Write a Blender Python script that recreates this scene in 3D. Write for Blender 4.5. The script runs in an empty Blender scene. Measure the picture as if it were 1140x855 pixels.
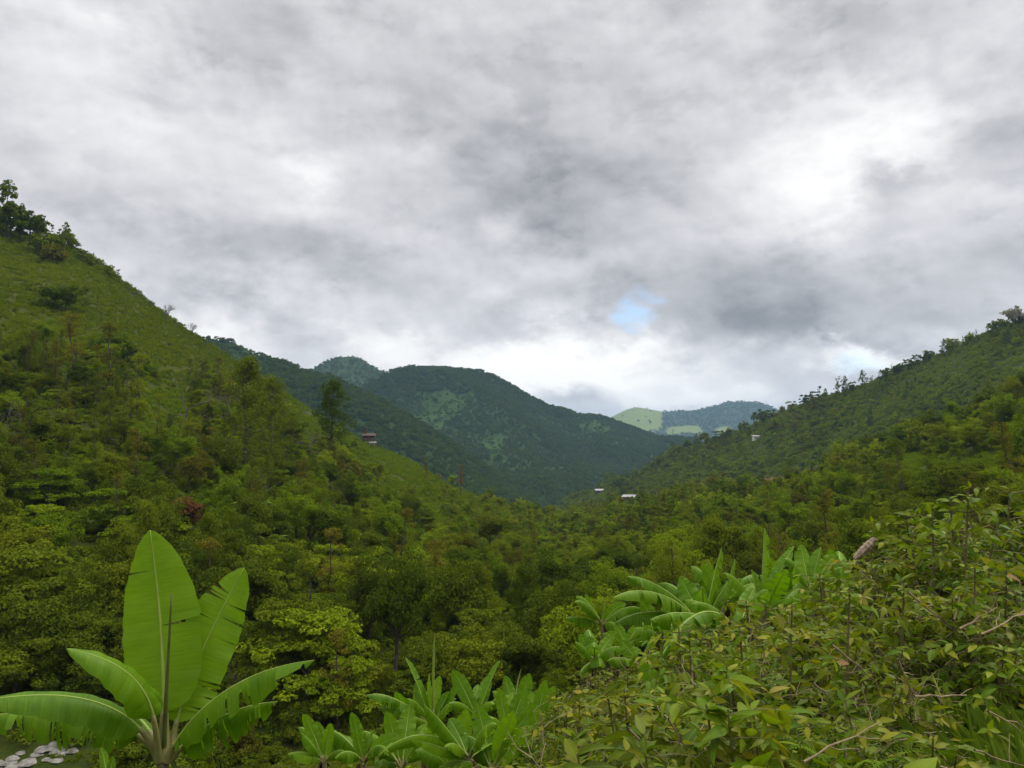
import bpy, math, random
import numpy as np
from mathutils import Vector, noise as mnoise
from mathutils.bvhtree import BVHTree

R = math.radians
SC = bpy.context.scene
COL = SC.collection
# ------------------------------------------------------------------ camera
F, CX, CY, HOR = 930.0, 570.0, 427.5, 500.0
PITCH = math.atan((HOR - CY) / F)
cam_d = bpy.data.cameras.new('camera')
cam_d.sensor_width = 36.0
cam_d.lens = 36.0 * F / 1140.0
cam_d.clip_start = 0.05
cam_d.clip_end = 40000
cam = bpy.data.objects.new('camera', cam_d)
COL.objects.link(cam)
cam.rotation_euler = (math.pi / 2 + PITCH, 0, 0)
SC.camera = cam
_cp, _sp = math.cos(PITCH), math.sin(PITCH)


def ray(px, py):
    a, b = (px - CX) / F, -(py - CY) / F
    return Vector((a, _cp - b * _sp, _sp + b * _cp))


def at(px, py, Y):
    d = ray(px, py)
    return d * (Y / d.y)


def proj(p):
    x, y, z = p
    dep = y * _cp + z * _sp
    up = -y * _sp + z * _cp
    if dep < 0.05:
        return (-9999, -9999)
    return (CX + F * x / dep, CY - F * up / dep)


# ------------------------------------------------------------------ view, sky, sun
SC.view_settings.view_transform = 'Standard'
SC.view_settings.look = 'None'
SC.view_settings.exposure = 0.3
SC.view_settings.gamma = 1.0
SC.view_settings.use_curve_mapping = False
SC.render.engine = 'CYCLES'
cy = SC.cycles
cy.max_bounces = 6
cy.diffuse_bounces = 3
cy.glossy_bounces = 2
cy.transmission_bounces = 3
cy.transparent_max_bounces = 8
cy.volume_bounces = 0
cy.use_denoising = True
cy.caustics_reflective = False
cy.caustics_refractive = False
cy.sample_clamp_indirect = 4.0

SUN_EL, SUN_AZ = R(56), R(62)          # azimuth from +Y towards +X
sun_d = bpy.data.lights.new('sun', 'SUN')
sun_d.energy = 1.5
sun_d.angle = R(14)
sun_d.color = (1.0, 0.95, 0.86)
sun = bpy.data.objects.new('sun', sun_d)
COL.objects.link(sun)
_sd = Vector((math.sin(SUN_AZ) * math.cos(SUN_EL), math.cos(SUN_AZ) * math.cos(SUN_EL), math.sin(SUN_EL)))
sun.rotation_euler = _sd.to_track_quat('Z', 'Y').to_euler()

world = bpy.data.worlds.new('World')
SC.world = world
world.use_nodes = True
wt = world.node_tree
wt.nodes.clear()


def W(t, **kw):
    n = wt.nodes.new(t)
    for k, v in kw.items():
        setattr(n, k, v)
    return n


def wmath(op, a, b=None, c=None, clamp=False):
    n = W('ShaderNodeMath', operation=op, use_clamp=clamp)
    for i, v in enumerate((a, b, c)):
        if v is None:
            continue
        if isinstance(v, (int, float)):
            n.inputs[i].default_value = v
        else:
            wt.links.new(v, n.inputs[i])
    return n.outputs[0]


tc = W('ShaderNodeTexCoord')
sep = W('ShaderNodeSeparateXYZ')
wt.links.new(tc.outputs['Generated'], sep.inputs[0])
az = wmath('ARCTAN2', sep.outputs[0], sep.outputs[1])
el = wmath('ARCSINE', sep.outputs[2])
# cloud deck coordinates (flat deck seen from below)
den = wmath('ADD', wmath('MAXIMUM', sep.outputs[2], 0.0), 0.45)
comb = W('ShaderNodeCombineXYZ')
wt.links.new(wmath('DIVIDE', sep.outputs[0], den), comb.inputs[0])
wt.links.new(wmath('DIVIDE', sep.outputs[1], den), comb.inputs[1])


def wnoise(vec, scale, detail, rough, dist=0.0):
    n = W('ShaderNodeTexNoise')
    n.inputs['Scale'].default_value = scale
    n.inputs['Detail'].default_value = detail
    n.inputs['Roughness'].default_value = rough
    n.inputs['Distortion'].default_value = dist
    wt.links.new(vec, n.inputs['Vector'])
    return n


vae = W('ShaderNodeCombineXYZ')
wt.links.new(az, vae.inputs[0])
wt.links.new(el, vae.inputs[1])


def vmath(op, a, b):
    n = W('ShaderNodeVectorMath', operation=op)
    for i, v in enumerate((a, b)):
        if isinstance(v, tuple):
            n.inputs[i].default_value = v
        else:
            wt.links.new(v, n.inputs[i])
    return n.outputs[0]


pv = vmath('MULTIPLY', vae.outputs[0], (1.0, 1.55, 1.0))
n_big = wnoise(comb.outputs[0], 2.3, 8, 0.56, 0.25)
n_mid = wnoise(pv, 4.4, 8, 0.55, 0.25)
n_fin = wnoise(pv, 15.0, 6, 0.58, 0.2)
n_warp = wnoise(pv, 4.0, 7, 0.6)
n_warp2 = wnoise(pv, 13.0, 6, 0.6)
# warped azimuth / elevation for the large cloud masses


w1 = vmath('MULTIPLY', vmath('SUBTRACT', n_warp.outputs['Color'], (0.5, 0.5, 0.5)), (0.20, 0.16, 0.0))
w2 = vmath('MULTIPLY', vmath('SUBTRACT', n_warp2.outputs['Color'], (0.5, 0.5, 0.5)), (0.08, 0.07, 0.0))
vwp = vmath('ADD', vmath('ADD', vae.outputs[0], w1), w2)


def ae(px, py):
    d = ray(px, py).normalized()
    return math.atan2(d.x, d.y), math.asin(d.z)


def blob(px, py, rx, ry, amp, rot=0.0, vec=None):
    a, e = ae(px, py)
    m = W('ShaderNodeMapping', vector_type='TEXTURE')
    m.inputs['Location'].default_value = (a, e, 0)
    m.inputs['Rotation'].default_value = (0, 0, R(rot))
    m.inputs['Scale'].default_value = (rx / F, ry / F, 1)
    wt.links.new(vec or vwp, m.inputs['Vector'])
    ln = W('ShaderNodeVectorMath', operation='LENGTH')
    wt.links.new(m.outputs[0], ln.inputs[0])
    mr = W('ShaderNodeMapRange', interpolation_type='SMOOTHSTEP')
    mr.inputs[1].default_value = 0.0
    mr.inputs[2].default_value = 1.0
    mr.inputs[3].default_value = amp
    mr.inputs[4].default_value = 0.0
    wt.links.new(ln.outputs['Value'], mr.inputs[0])
    return mr.outputs[0]


CLOUDS = [  # px, py, rx, ry, amplitude, rotation : the large light and dark masses of the deck
    (580, 60, 520, 130, -0.10, 0), (620, 215, 260, 110, -0.16, 8), (560, 150, 260, 120, -0.10, 0),
    (930, 170, 150, 95, 0.15, 20), (1010, 140, 110, 40, 0.10, 0), (880, 215, 110, 80, 0.08, 0),
    (1000, 185, 60, 36, -0.22, 0), (1110, 250, 150, 120, -0.09, 0), (870, 340, 260, 80, -0.20, -4),
    (800, 380, 150, 40, -0.10, 0), (1060, 300, 160, 60, -0.06, 0),
    (110, 150, 130, 110, 0.12, 30), (350, 205, 55, 60, 0.13, 0), (250, 60, 160, 70, -0.04, 0),
    (60, 190, 130, 110, -0.06, 0), (170, 100, 60, 60, -0.06, 0),
    (180, 270, 120, 60, -0.08, 10), (420, 300, 260, 55, -0.12, -6), (300, 290, 120, 40, -0.07, 0),
    (620, 330, 160, 40, -0.08, 0), (250, 365, 100, 55, 0.34, 0),
    (520, 408, 430, 46, 0.34, 0), (650, 400, 150, 55, 0.26, 0), (760, 440, 150, 26, 0.30, 0),
    (960, 405, 90, 22, 0.42, -14), (1060, 375, 80, 18, 0.1, -20), (560, 250, 40, 25, 0.12, 0),
    (640, 440, 60, 26, -0.16, 0), (330, 398, 60, 14, -0.10, 0), (700, 170, 120, 60, 0.04, 0),
]
acc = None
for b_ in CLOUDS:
    o_ = blob(*b_)
    acc = o_ if acc is None else wmath('ADD', acc, o_)
tex = wmath('ADD', wmath('MULTIPLY', wmath('SUBTRACT', n_big.outputs['Fac'], 0.5), 0.42),
            wmath('ADD', wmath('MULTIPLY', wmath('SUBTRACT', n_mid.outputs['Fac'], 0.5), 0.34),
                  wmath('MULTIPLY', wmath('SUBTRACT', n_fin.outputs['Fac'], 0.5), 0.10)))
offs = vmath('ADD', comb.outputs[0], (0.02, 0.075, 0.0))
n_mid_o = wnoise(vmath('ADD', pv, (0.012, 0.05, 0.0)), 4.4, 8, 0.55, 0.25)
n_big_o = wnoise(vmath('ADD', comb.outputs[0], (0.04, 0.16, 0.0)), 2.3, 8, 0.56, 0.25)
relief = wmath('ADD', wmath('MULTIPLY', wmath('SUBTRACT', n_mid_o.outputs['Fac'], n_mid.outputs['Fac']), 0.52),
               wmath('MULTIPLY', wmath('SUBTRACT', n_big_o.outputs['Fac'], n_big.outputs['Fac']), 0.62))
n_pf = wnoise(pv, 3.4, 9, 0.54, 0.1)
n_pf2 = wnoise(vmath('ADD', pv, (0.014, 0.036, 0.0)), 3.4, 9, 0.54, 0.1)
n_ps = wnoise(vmath('ADD', pv, (3.1, 1.7, 0.4)), 12.0, 7, 0.58, 0.1)
n_ps2 = wnoise(vmath('ADD', pv, (3.106, 1.714, 0.4)), 12.0, 7, 0.58, 0.1)


def wmap(v, a, b, c, d):
    m = W('ShaderNodeMapRange', interpolation_type='SMOOTHSTEP')
    for i_, k_ in enumerate((a, b, c, d)):
        m.inputs[i_ + 1].default_value = k_
    wt.links.new(v, m.inputs[0])
    return m.outputs[0]


puff = wmath('ADD', wmap(n_pf.outputs['Fac'], .50, .60, 0.05, -0.085), wmath('MULTIPLY', wmath('SUBTRACT', n_pf2.outputs['Fac'], n_pf.outputs['Fac']), 0.85))
puff = wmath('ADD', puff, wmath('ADD', wmap(n_ps.outputs['Fac'], .54, .62, 0.015, -0.04), wmath('MULTIPLY', wmath('SUBTRACT', n_ps2.outputs['Fac'], n_ps.outputs['Fac']), 0.45)))
tex = wmath('ADD', wmath('MULTIPLY', wmath('ADD', tex, relief), 0.70), wmath('MULTIPLY', puff, 0.62))
val = wmath('ADD', wmath('ADD', acc, tex), 0.555)
ramp = W('ShaderNodeValToRGB')
cr = ramp.color_ramp
cr.elements[0].position = 0.0
cr.elements[0].color = (0.10, 0.105, 0.11, 1)
cr.elements[1].position = 1.0
cr.elements[1].color = (1.0, 0.985, 0.95, 1)
for p_, c_ in ((0.25, (0.262, 0.266, 0.280, 1)), (0.45, (0.452, 0.452, 0.468, 1)), (0.6, (0.605, 0.60, 0.618, 1)),
               (0.8, (0.83, 0.82, 0.81, 1))):
    e_ = cr.elements.new(p_)
    e_.color = c_
wt.links.new(val, ramp.inputs[0])
# the deck is brighter overhead and behind the viewer (overcast luminance distribution)
zen = W('ShaderNodeMapRange', interpolation_type='SMOOTHSTEP')
zen.inputs[1].default_value = 0.52
zen.inputs[2].default_value = 0.95
zen.inputs[3].default_value = 1.0
zen.inputs[4].default_value = 3.2
wt.links.new(sep.outputs[2], zen.inputs[0])
bgc = W('ShaderNodeBackground')
wt.links.new(ramp.outputs[0], bgc.inputs['Color'])
wt.links.new(zen.outputs[0], bgc.inputs['Strength'])
sky = W('ShaderNodeTexSky', sky_type='NISHITA')
sky.sun_disc = False
sky.sun_elevation = SUN_EL
sky.sun_rotation = SUN_AZ
sky.altitude = 1500
bgs = W('ShaderNodeBackground')
wt.links.new(sky.outputs[0], bgs.inputs['Color'])
bgs.inputs['Strength'].default_value = 0.15
vsm = vmath('ADD', vmath('ADD', vae.outputs[0], w2), vmath('MULTIPLY', w1, (0.35, 0.35, 0.0)))
gap = wmath('ADD', blob(706, 354, 20, 28, 0.8, 25, vsm), wmath('ADD', blob(958, 404, 42, 20, 0.5, -10, vsm), blob(722, 330, 18, 14, 0.4, 0, vsm)), clamp=True)
mix = W('ShaderNodeMixShader')
wt.links.new(gap, mix.inputs[0])
wt.links.new(bgc.outputs[0], mix.inputs[1])
wt.links.new(bgs.outputs[0], mix.inputs[2])
wo = W('ShaderNodeOutputWorld')
wt.links.new(mix.outputs[0], wo.inputs['Surface'])
world.cycles.sampling_method = 'MANUAL'
world.cycles.sample_map_resolution = 512

# ------------------------------------------------------------------ helpers
rng = np.random.default_rng(7)


def nrm(v):
    return v / np.maximum(np.linalg.norm(v, axis=-1, keepdims=True), 1e-9)


class MB:
    """collects quads, triangles and tubes and links them as one mesh"""

    def __init__(s):
        s.v, s.f, s.m, s.r, s.uv, s.n = [], [], [], [], [], 0

    def add(s, verts, faces, mat=0, rnd=None, uv=None):
        verts = np.asarray(verts, float).reshape(-1, 3)
        s.v.append(verts)
        for fc in faces:
            fa = np.asarray(fc, int)
            if fa.size:
                s.f.append((fa + s.n, mat))
        s.r.append(np.full(len(verts), 0.5) if rnd is None else np.broadcast_to(np.asarray(rnd, float), (len(verts),)))
        s.uv.append(np.zeros((len(verts), 2)) if uv is None else np.asarray(uv, float))
        s.n += len(verts)

    def tube(s, pts, rad, sides=6, mat=0, rnd=None, cap=True):
        pts = np.asarray(pts, float)
        n = len(pts)
        rad = np.broadcast_to(np.asarray(rad, float), (n,))
        tan = nrm(np.gradient(pts, axis=0))
        ref = np.array([0.31, 0.95, 0.05]) if abs(tan[0][2]) > 0.7 else np.array([0, 0, 1.0])
        a = nrm(np.cross(tan, ref))
        b = np.cross(tan, a)
        th = np.linspace(0, 2 * np.pi, sides, endpoint=False)
        ring = (pts[:, None, :] + rad[:, None, None] * (np.cos(th)[None, :, None] * a[:, None, :] + np.sin(th)[None, :, None] * b[:, None, :]))
        v = ring.reshape(-1, 3)
        i = np.arange(n - 1)[:, None] * sides
        j = np.arange(sides)[None, :]
        k = (j + 1) % sides
        q = np.stack([i + j, i + k, i + sides + k, i + sides + j], -1).reshape(-1, 4)
        fs = [q]
        if cap and n > 1:
            v = np.vstack([v, pts[-1:]])
            jj = np.arange(sides)
            o = (n - 1) * sides
            fs.append(np.stack([o + jj, o + (jj + 1) % sides, np.full(sides, n * sides)], -1))
        u = np.repeat(np.linspace(0, 1, n), sides)
        if len(v) > n * sides:
            u = np.append(u, 1.0)
        s.add(v, fs, mat, rnd, np.stack([u, np.zeros_like(u)], -1))

    def box(s, c, sz, rz=0.0, mat=0):
        c = np.asarray(c, float)
        h = np.asarray(sz, float) / 2
        v = np.array([[x, y, z] for z in (-1, 1) for y in (-1, 1) for x in (-1, 1)]) * h
        ca, sa = math.cos(rz), math.sin(rz)
        v = np.stack([v[:, 0] * ca - v[:, 1] * sa, v[:, 0] * sa + v[:, 1] * ca, v[:, 2]], -1) + c
        s.add(v, [np.array([[0, 2, 3, 1], [4, 5, 7, 6], [0, 1, 5, 4], [2, 6, 7, 3], [0, 4, 6, 2], [1, 3, 7, 5]])], mat)

    def mesh(s, name, mats, smooth=False):
        me = bpy.data.meshes.new(name)
        v = np.vstack(s.v)
        me.vertices.add(len(v))
        me.vertices.foreach_set('co', v.astype(np.float32).ravel())
        li, ls, mi, c = [], [], [], 0
        for fa, m in s.f:
            k = fa.shape[1]
            li.append(fa.ravel())
            ls.append(c + np.arange(len(fa)) * k)
            mi.append(np.full(len(fa), m))
            c += fa.size
        li, ls, mi = np.concatenate(li), np.concatenate(ls), np.concatenate(mi)
        me.loops.add(len(li))
        me.loops.foreach_set('vertex_index', li.astype(np.int32))
        me.polygons.add(len(ls))
        me.polygons.foreach_set('loop_start', ls.astype(np.int32))
        me.polygons.foreach_set('material_index', mi.astype(np.int32))
        me.polygons.foreach_set('use_smooth', np.full(len(ls), smooth))
        at_ = me.attributes.new('rnd', 'FLOAT', 'POINT')
        at_.data.foreach_set('value', np.concatenate(s.r).astype(np.float32))
        uvl = me.uv_layers.new(name='UVMap')
        uvl.data.foreach_set('uv', np.vstack(s.uv)[li].astype(np.float32).ravel())
        for m in mats:
            me.materials.append(m)
        me.update()
        me.validate()
        return me

    def obj(s, name, mats, parent=None, smooth=False):
        o = bpy.data.objects.new(name, s.mesh(name, mats if isinstance(mats, (list, tuple)) else [mats], smooth))
        COL.objects.link(o)
        if parent:
            o.parent = parent
        return o


def tag(o, label=None, cat=None, group=None, kind=None):
    if label:
        o['label'] = label
    if cat:
        o['category'] = cat
    if group:
        o['group'] = group
    if kind:
        o['kind'] = kind
    return o


def empty(name, loc=(0, 0, 0), rz=0.0, sc=1.0):
    o = bpy.data.objects.new(name, None)
    COL.objects.link(o)
    o.empty_display_size = 0.3
    o.location = loc
    o.rotation_euler = (0, 0, rz)
    o.scale = (sc, sc, sc)
    return o


# ------------------------------------------------------------------ materials
class NT:
    def __init__(s, name):
        s.mat = bpy.data.materials.new(name)
        s.mat.use_nodes = True
        s.t = s.mat.node_tree
        s.t.nodes.clear()
        s.out = s.n('ShaderNodeOutputMaterial')

    def n(s, ty, **kw):
        x = s.t.nodes.new(ty)
        for k, v in kw.items():
            setattr(x, k, v)
        return x

    def l(s, a, b):
        s.t.links.new(a, b)

    def math(s, op, a, b=None, clamp=False):
        x = s.n('ShaderNodeMath', operation=op, use_clamp=clamp)
        for i, v in enumerate((a, b)):
            if v is None:
                continue
            if isinstance(v, (int, float)):
                x.inputs[i].default_value = v
            else:
                s.l(v, x.inputs[i])
        return x.outputs[0]

    def noise(s, vec, scale, detail=4, rough=0.55, dist=0.0):
        x = s.n('ShaderNodeTexNoise')
        x.inputs['Scale'].default_value = scale
        x.inputs['Detail'].default_value = detail
        x.inputs['Roughness'].default_value = rough
        x.inputs['Distortion'].default_value = dist
        if vec is not None:
            s.l(vec, x.inputs['Vector'])
        return x.outputs['Fac']

    def ramp(s, fac, stops):
        x = s.n('ShaderNodeValToRGB')
        e = x.color_ramp.elements
        e[0].position, e[0].color = stops[0][0], (*stops[0][1], 1)
        e[1].position, e[1].color = stops[-1][0], (*stops[-1][1], 1)
        for p, c in stops[1:-1]:
            k = e.new(p)
            k.color = (*c, 1)
        s.l(fac, x.inputs[0])
        return x.outputs[0]

    def mix(s, fac, a, b, blend='MIX'):
        x = s.n('ShaderNodeMix', data_type='RGBA', blend_type=blend)
        for sock, v in ((x.inputs[0], fac), (x.inputs[6], a), (x.inputs[7], b)):
            if isinstance(v, (int, float)):
                sock.default_value = v
            elif isinstance(v, tuple):
                sock.default_value = (*v, 1) if len(v) == 3 else v
            else:
                s.l(v, sock)
        return x.outputs[2]

    def mapr(s, v, a, b, c=0.0, d=1.0):
        x = s.n('ShaderNodeMapRange', interpolation_type='SMOOTHSTEP')
        for i, k in enumerate((a, b, c, d)):
            x.inputs[i + 1].default_value = k
        s.l(v, x.inputs[0])
        return x.outputs[0]

    def bsdf(s, col, rough=0.6, spec=0.3, transl=0.0, tcol=None, normal=None):
        b = s.n('ShaderNodeBsdfPrincipled')
        if isinstance(col, tuple):
            b.inputs['Base Color'].default_value = (*col, 1)
        else:
            s.l(col, b.inputs['Base Color'])
        if isinstance(rough, float):
            b.inputs['Roughness'].default_value = rough
        else:
            s.l(rough, b.inputs['Roughness'])
        b.inputs['Specular IOR Level'].default_value = spec
        if normal is not None:
            s.l(normal, b.inputs['Normal'])
        o = b.outputs[0]
        if transl > 0:
            t = s.n('ShaderNodeBsdfTranslucent')
            s.l(tcol if tcol is not None else col, t.inputs['Color'])
            m = s.n('ShaderNodeMixShader')
            m.inputs[0].default_value = transl
            s.l(o, m.inputs[1])
            s.l(t.outputs[0], m.inputs[2])
            o = m.outputs[0]
        s.l(o, s.out.inputs['Surface'])
        return s.mat

    def bump(s, h, strength=0.5, dist=0.1):
        x = s.n('ShaderNodeBump')
        x.inputs['Strength'].default_value = strength
        x.inputs['Distance'].default_value = dist
        s.l(h, x.inputs['Height'])
        return x.outputs[0]


def leaf_mat(name, stops, transl=0.28, rough=0.75, spec=0.04, patch=0.35, hue=0.0):
    t = NT(name)
    a = t.n('ShaderNodeAttribute', attribute_name='rnd')
    oi = t.n('ShaderNodeObjectInfo')
    g = t.n('ShaderNodeNewGeometry')
    big = t.noise(g.outputs['Position'], 0.045, 3)
    f = t.math('ADD', t.math('MULTIPLY', a.outputs['Fac'], 0.42), t.math('MULTIPLY', oi.outputs['Random'], 0.58 - patch * 0.5))
    f = t.math('ADD', f, t.math('MULTIPLY', t.math('SUBTRACT', big, 0.34), patch * 1.3), clamp=True)
    c = t.ramp(f, stops)
    tc_ = t.mix(1.0, c, (1.25, 1.3, 0.75), 'MULTIPLY')
    return t.bsdf(c, rough, spec, transl, tc_)


LM_ = {
    'dark green': leaf_mat('dark_foliage', [(0, (0.040, 0.066, 0.005)), (.45, (0.084, 0.124, 0.006)), (.8, (0.143, 0.172, 0.008)), (1, (0.201, 0.205, 0.010))]),
    'olive green': leaf_mat('olive_foliage', [(0, (0.067, 0.094, 0.005)), (.4, (0.134, 0.173, 0.007)), (.75, (0.200, 0.222, 0.009)), (1, (0.267, 0.247, 0.014))]),
    'fresh green': leaf_mat('fresh_foliage', [(0, (0.073, 0.126, 0.004)), (.45, (0.157, 0.230, 0.006)), (.8, (0.244, 0.295, 0.009)), (1, (0.331, 0.323, 0.014))]),
    'brownish': leaf_mat('brown_foliage', [(0, (.062, .062, .008)), (.5, (.135, .132, .010)), (.8, (.19, .168, .013)), (1, (.25, .195, .02))]),
}
m_paleleaf = leaf_mat('pale_grey_foliage', [(0, (.18, .17, .14)), (1, (.36, .34, .29))])
m_rust = leaf_mat('rust_foliage', [(0, (.085, .038, .014)), (.6, (.145, .062, .020)), (1, (.18, .09, .025))])
m_fern = leaf_mat('fern_foliage', [(0, (.055, .11, .008)), (.6, (.12, .20, .012)), (1, (.18, .25, .02))])
m_orange = leaf_mat('orange_blossom', [(0, (.10, .08, .015)), (.5, (.20, .11, .02)), (1, (.34, .13, .03))])


def bark_mat(name, c1, c2):
    t = NT(name)
    tc_ = t.n('ShaderNodeTexCoord')
    f = t.noise(tc_.outputs['Object'], 7.0, 5, 0.65)
    return t.bsdf(t.ramp(f, [(0.25, c1), (0.75, c2)]), 0.9, 0.1, normal=t.bump(f, 0.6, 0.03))


m_bark = bark_mat('bark', (.045, .035, .025), (.13, .105, .08))
m_pale = bark_mat('pale_bark', (.16, .14, .11), (.36, .33, .28))
m_greybark = bark_mat('grey_bark', (.07, .06, .045), (.19, .165, .13))
m_stem = bark_mat('stem_bark', (.075, .065, .026), (.19, .165, .075))


def soil_mat():
    t = NT('hillside_ground')
    g = t.n('ShaderNodeNewGeometry')
    p = g.outputs['Position']
    a = t.n('ShaderNodeAttribute', attribute_name='field')
    b = t.n('ShaderNodeAttribute', attribute_name='earth')
    n1, n2, n3 = t.noise(p, 0.05, 4), t.noise(p, 0.45, 6, 0.62), t.noise(p, 3.5, 5, 0.7)
    f = t.math('ADD', t.math('MULTIPLY', n1, 0.4), t.math('ADD', t.math('MULTIPLY', n2, 0.45), t.math('MULTIPLY', n3, 0.25)))
    under = t.ramp(f, [(0.36, (.014, .024, .004)), (0.55, (.032, .046, .005)), (0.72, (.058, .06, .008))])
    grass = t.ramp(f, [(0.34, (.022, .034, .003)), (0.5, (.040, .054, .004)), (0.62, (.052, .062, .005)), (0.76, (.065, .058, .008))])
    red = t.ramp(f, [(0.35, (.09, .035, .014)), (0.7, (.22, .10, .04))])
    gf = t.math('MULTIPLY', t.math('SUBTRACT', t.math('ADD', a.outputs['Fac'], t.math('MULTIPLY', n2, 0.9)), 0.62), 2.2, clamp=True)
    c = t.mix(gf, under, grass)
    e = t.math('MULTIPLY', t.math('SUBTRACT', t.math('ADD', b.outputs['Fac'], n2), 0.78), 3.0, clamp=True)
    c = t.mix(e, c, red)
    return t.bsdf(c, 0.95, 0.1, normal=t.bump(f, 0.9, 0.4))


m_soil = soil_mat()


def mountain_mat(name, dark, mid, lit):
    t = NT(name)
    g = t.n('ShaderNodeNewGeometry')
    p = g.outputs['Position']
    a = t.n('ShaderNodeAttribute', attribute_name='field')
    n1, n2 = t.noise(p, 0.012, 5, 0.6), t.noise(p, 0.09, 5, 0.68)
    f = t.math('ADD', t.math('MULTIPLY', n1, 0.45), t.math('MULTIPLY', n2, 0.55))
    wood = t.ramp(f, [(0.35, dark), (0.62, mid)])
    fld = t.ramp(n2, [(0.3, tuple(x * .7 for x in lit)), (0.7, lit)])
    e = t.math('MULTIPLY', t.math('SUBTRACT', t.math('ADD', a.outputs['Fac'], t.math('MULTIPLY', n1, 0.5)), 0.62), 6.0, clamp=True)
    return t.bsdf(t.mix(e, wood, fld), 0.95, 0.1, normal=t.bump(n2, 1.0, 4.0))


m_mid = mountain_mat('mountain_woodland', (.016, .038, .010), (.034, .070, .013), (.036, .078, .013))
m_farcrown = leaf_mat('mountain_foliage', [(0, (.032, .062, .012)), (.5, (.066, .112, .016)), (1, (.105, .155, .020))], patch=.5)
m_far = mountain_mat('ridge_woodland', (.018, .036, .018), (.035, .056, .022), (.17, .215, .045))  # sunlight on the ridge pasture is painted into the brighter field colour


# ------------------------------------------------------------------ terrain
def lerp(x, xs, ys):
    return np.interp(x, xs, ys)


def near_z(x, y):
    x = np.asarray(x, float)
    y = np.asarray(y, float)
    z = lerp(y, [-30, -10, 0, 3, 6, 9, 13, 18, 25, 40, 52, 62, 90], [-1.2, -1.3, -1.65, -2.3, -3.45, -4.6, -6.0, -7.7, -10.0, -15.0, -18.6, -20.2, -27])
    k = np.clip(y / 5.0 + 0.25, 0, 1)
    xr = np.where(x > 0, 0.25 * 22 * np.tanh(x / 22), 0.10 * x)
    return z + xr * k


def fbm(x, y, sc, oct_=4):
    return mnoise.fractal(Vector((x * sc, y * sc, 3.7)), 1.0, 2.1, oct_)


BVH = {}
SHEET = {}


def grid_faces(nr, nc):
    i = np.arange(nr - 1)[:, None] * nc
    j = np.arange(nc - 1)[None, :]
    return np.stack([i + j, i + j + 1, i + nc + j + 1, i + nc + j], -1).reshape(-1, 4)


def inpoly(px, py, poly):
    c = False
    n = len(poly)
    for i in range(n):
        x1, y1 = poly[i]
        x2, y2 = poly[i - 1]
        if (y1 > py) != (y2 > py) and px < (x2 - x1) * (py - y1) / (y2 - y1) + x1:
            c = not c
    return c


FIELDS = [  # grassy clearings (outline in picture units, projected once onto the slopes)
    [(-300, 60), (0, 257), (60, 272), (150, 328), (250, 398), (318, 440), (300, 452), (255, 438), (232, 428), (175, 425), (110, 395), (60, 400), (0, 380), (-300, 320)],
    [(150, 425), (205, 425), (218, 470), (205, 500), (165, 480)],
    [(338, 452), (352, 462), (362, 500), (345, 512), (332, 490)],
    [(402, 495), (450, 507), (500, 536), (545, 560), (560, 576), (500, 566), (455, 548), (425, 524)],
    [(420, 535), (470, 560), (500, 600), (470, 615), (430, 580)],
    [(985, 500), (1060, 512), (1140, 505), (1140, 545), (1070, 560), (990, 545)],
    [(1040, 400), (1090, 388), (1140, 400), (1140, 425), (1060, 440)],
    [(935, 488), (990, 470), (1010, 485), (960, 505), (930, 505)],
    [(800, 510), (850, 500), (870, 512), (820, 525)],
    [(0, 560), (95, 570), (150, 640), (90, 680), (60, 640), (0, 620)],
    [(428, 522), (452, 532), (522, 602), (500, 612), (448, 566)],
    [(402, 545), (425, 556), (478, 636), (452, 640)],
    [(548, 588), (572, 592), (628, 640), (600, 644)],
]
EARTH = [[(172, 552), (214, 550), (216, 585), (176, 588)], [(845, 534), (925, 517), (930, 527), (850, 548)], [(340, 452), (352, 456), (352, 464), (336, 462)],
         [(862, 578), (885, 572), (890, 592), (868, 595)], [(700, 526), (712, 522), (712, 525), (701, 530)], [(1085, 492), (1108, 490), (1108, 500), (1088, 502)],
         [(440, 548), (452, 548), (452, 560), (442, 560)], [(160, 408), (245, 410), (245, 414), (160, 413)]]


def soft(a, n):
    for _ in range(n):
        p = np.pad(a, 1, mode='edge')
        a = (p[:-2, 1:-1] + p[2:, 1:-1] + p[1:-1, :-2] + p[1:-1, 2:] + 2 * p[1:-1, 1:-1]) / 6
    return a.astype(np.float32)


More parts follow.
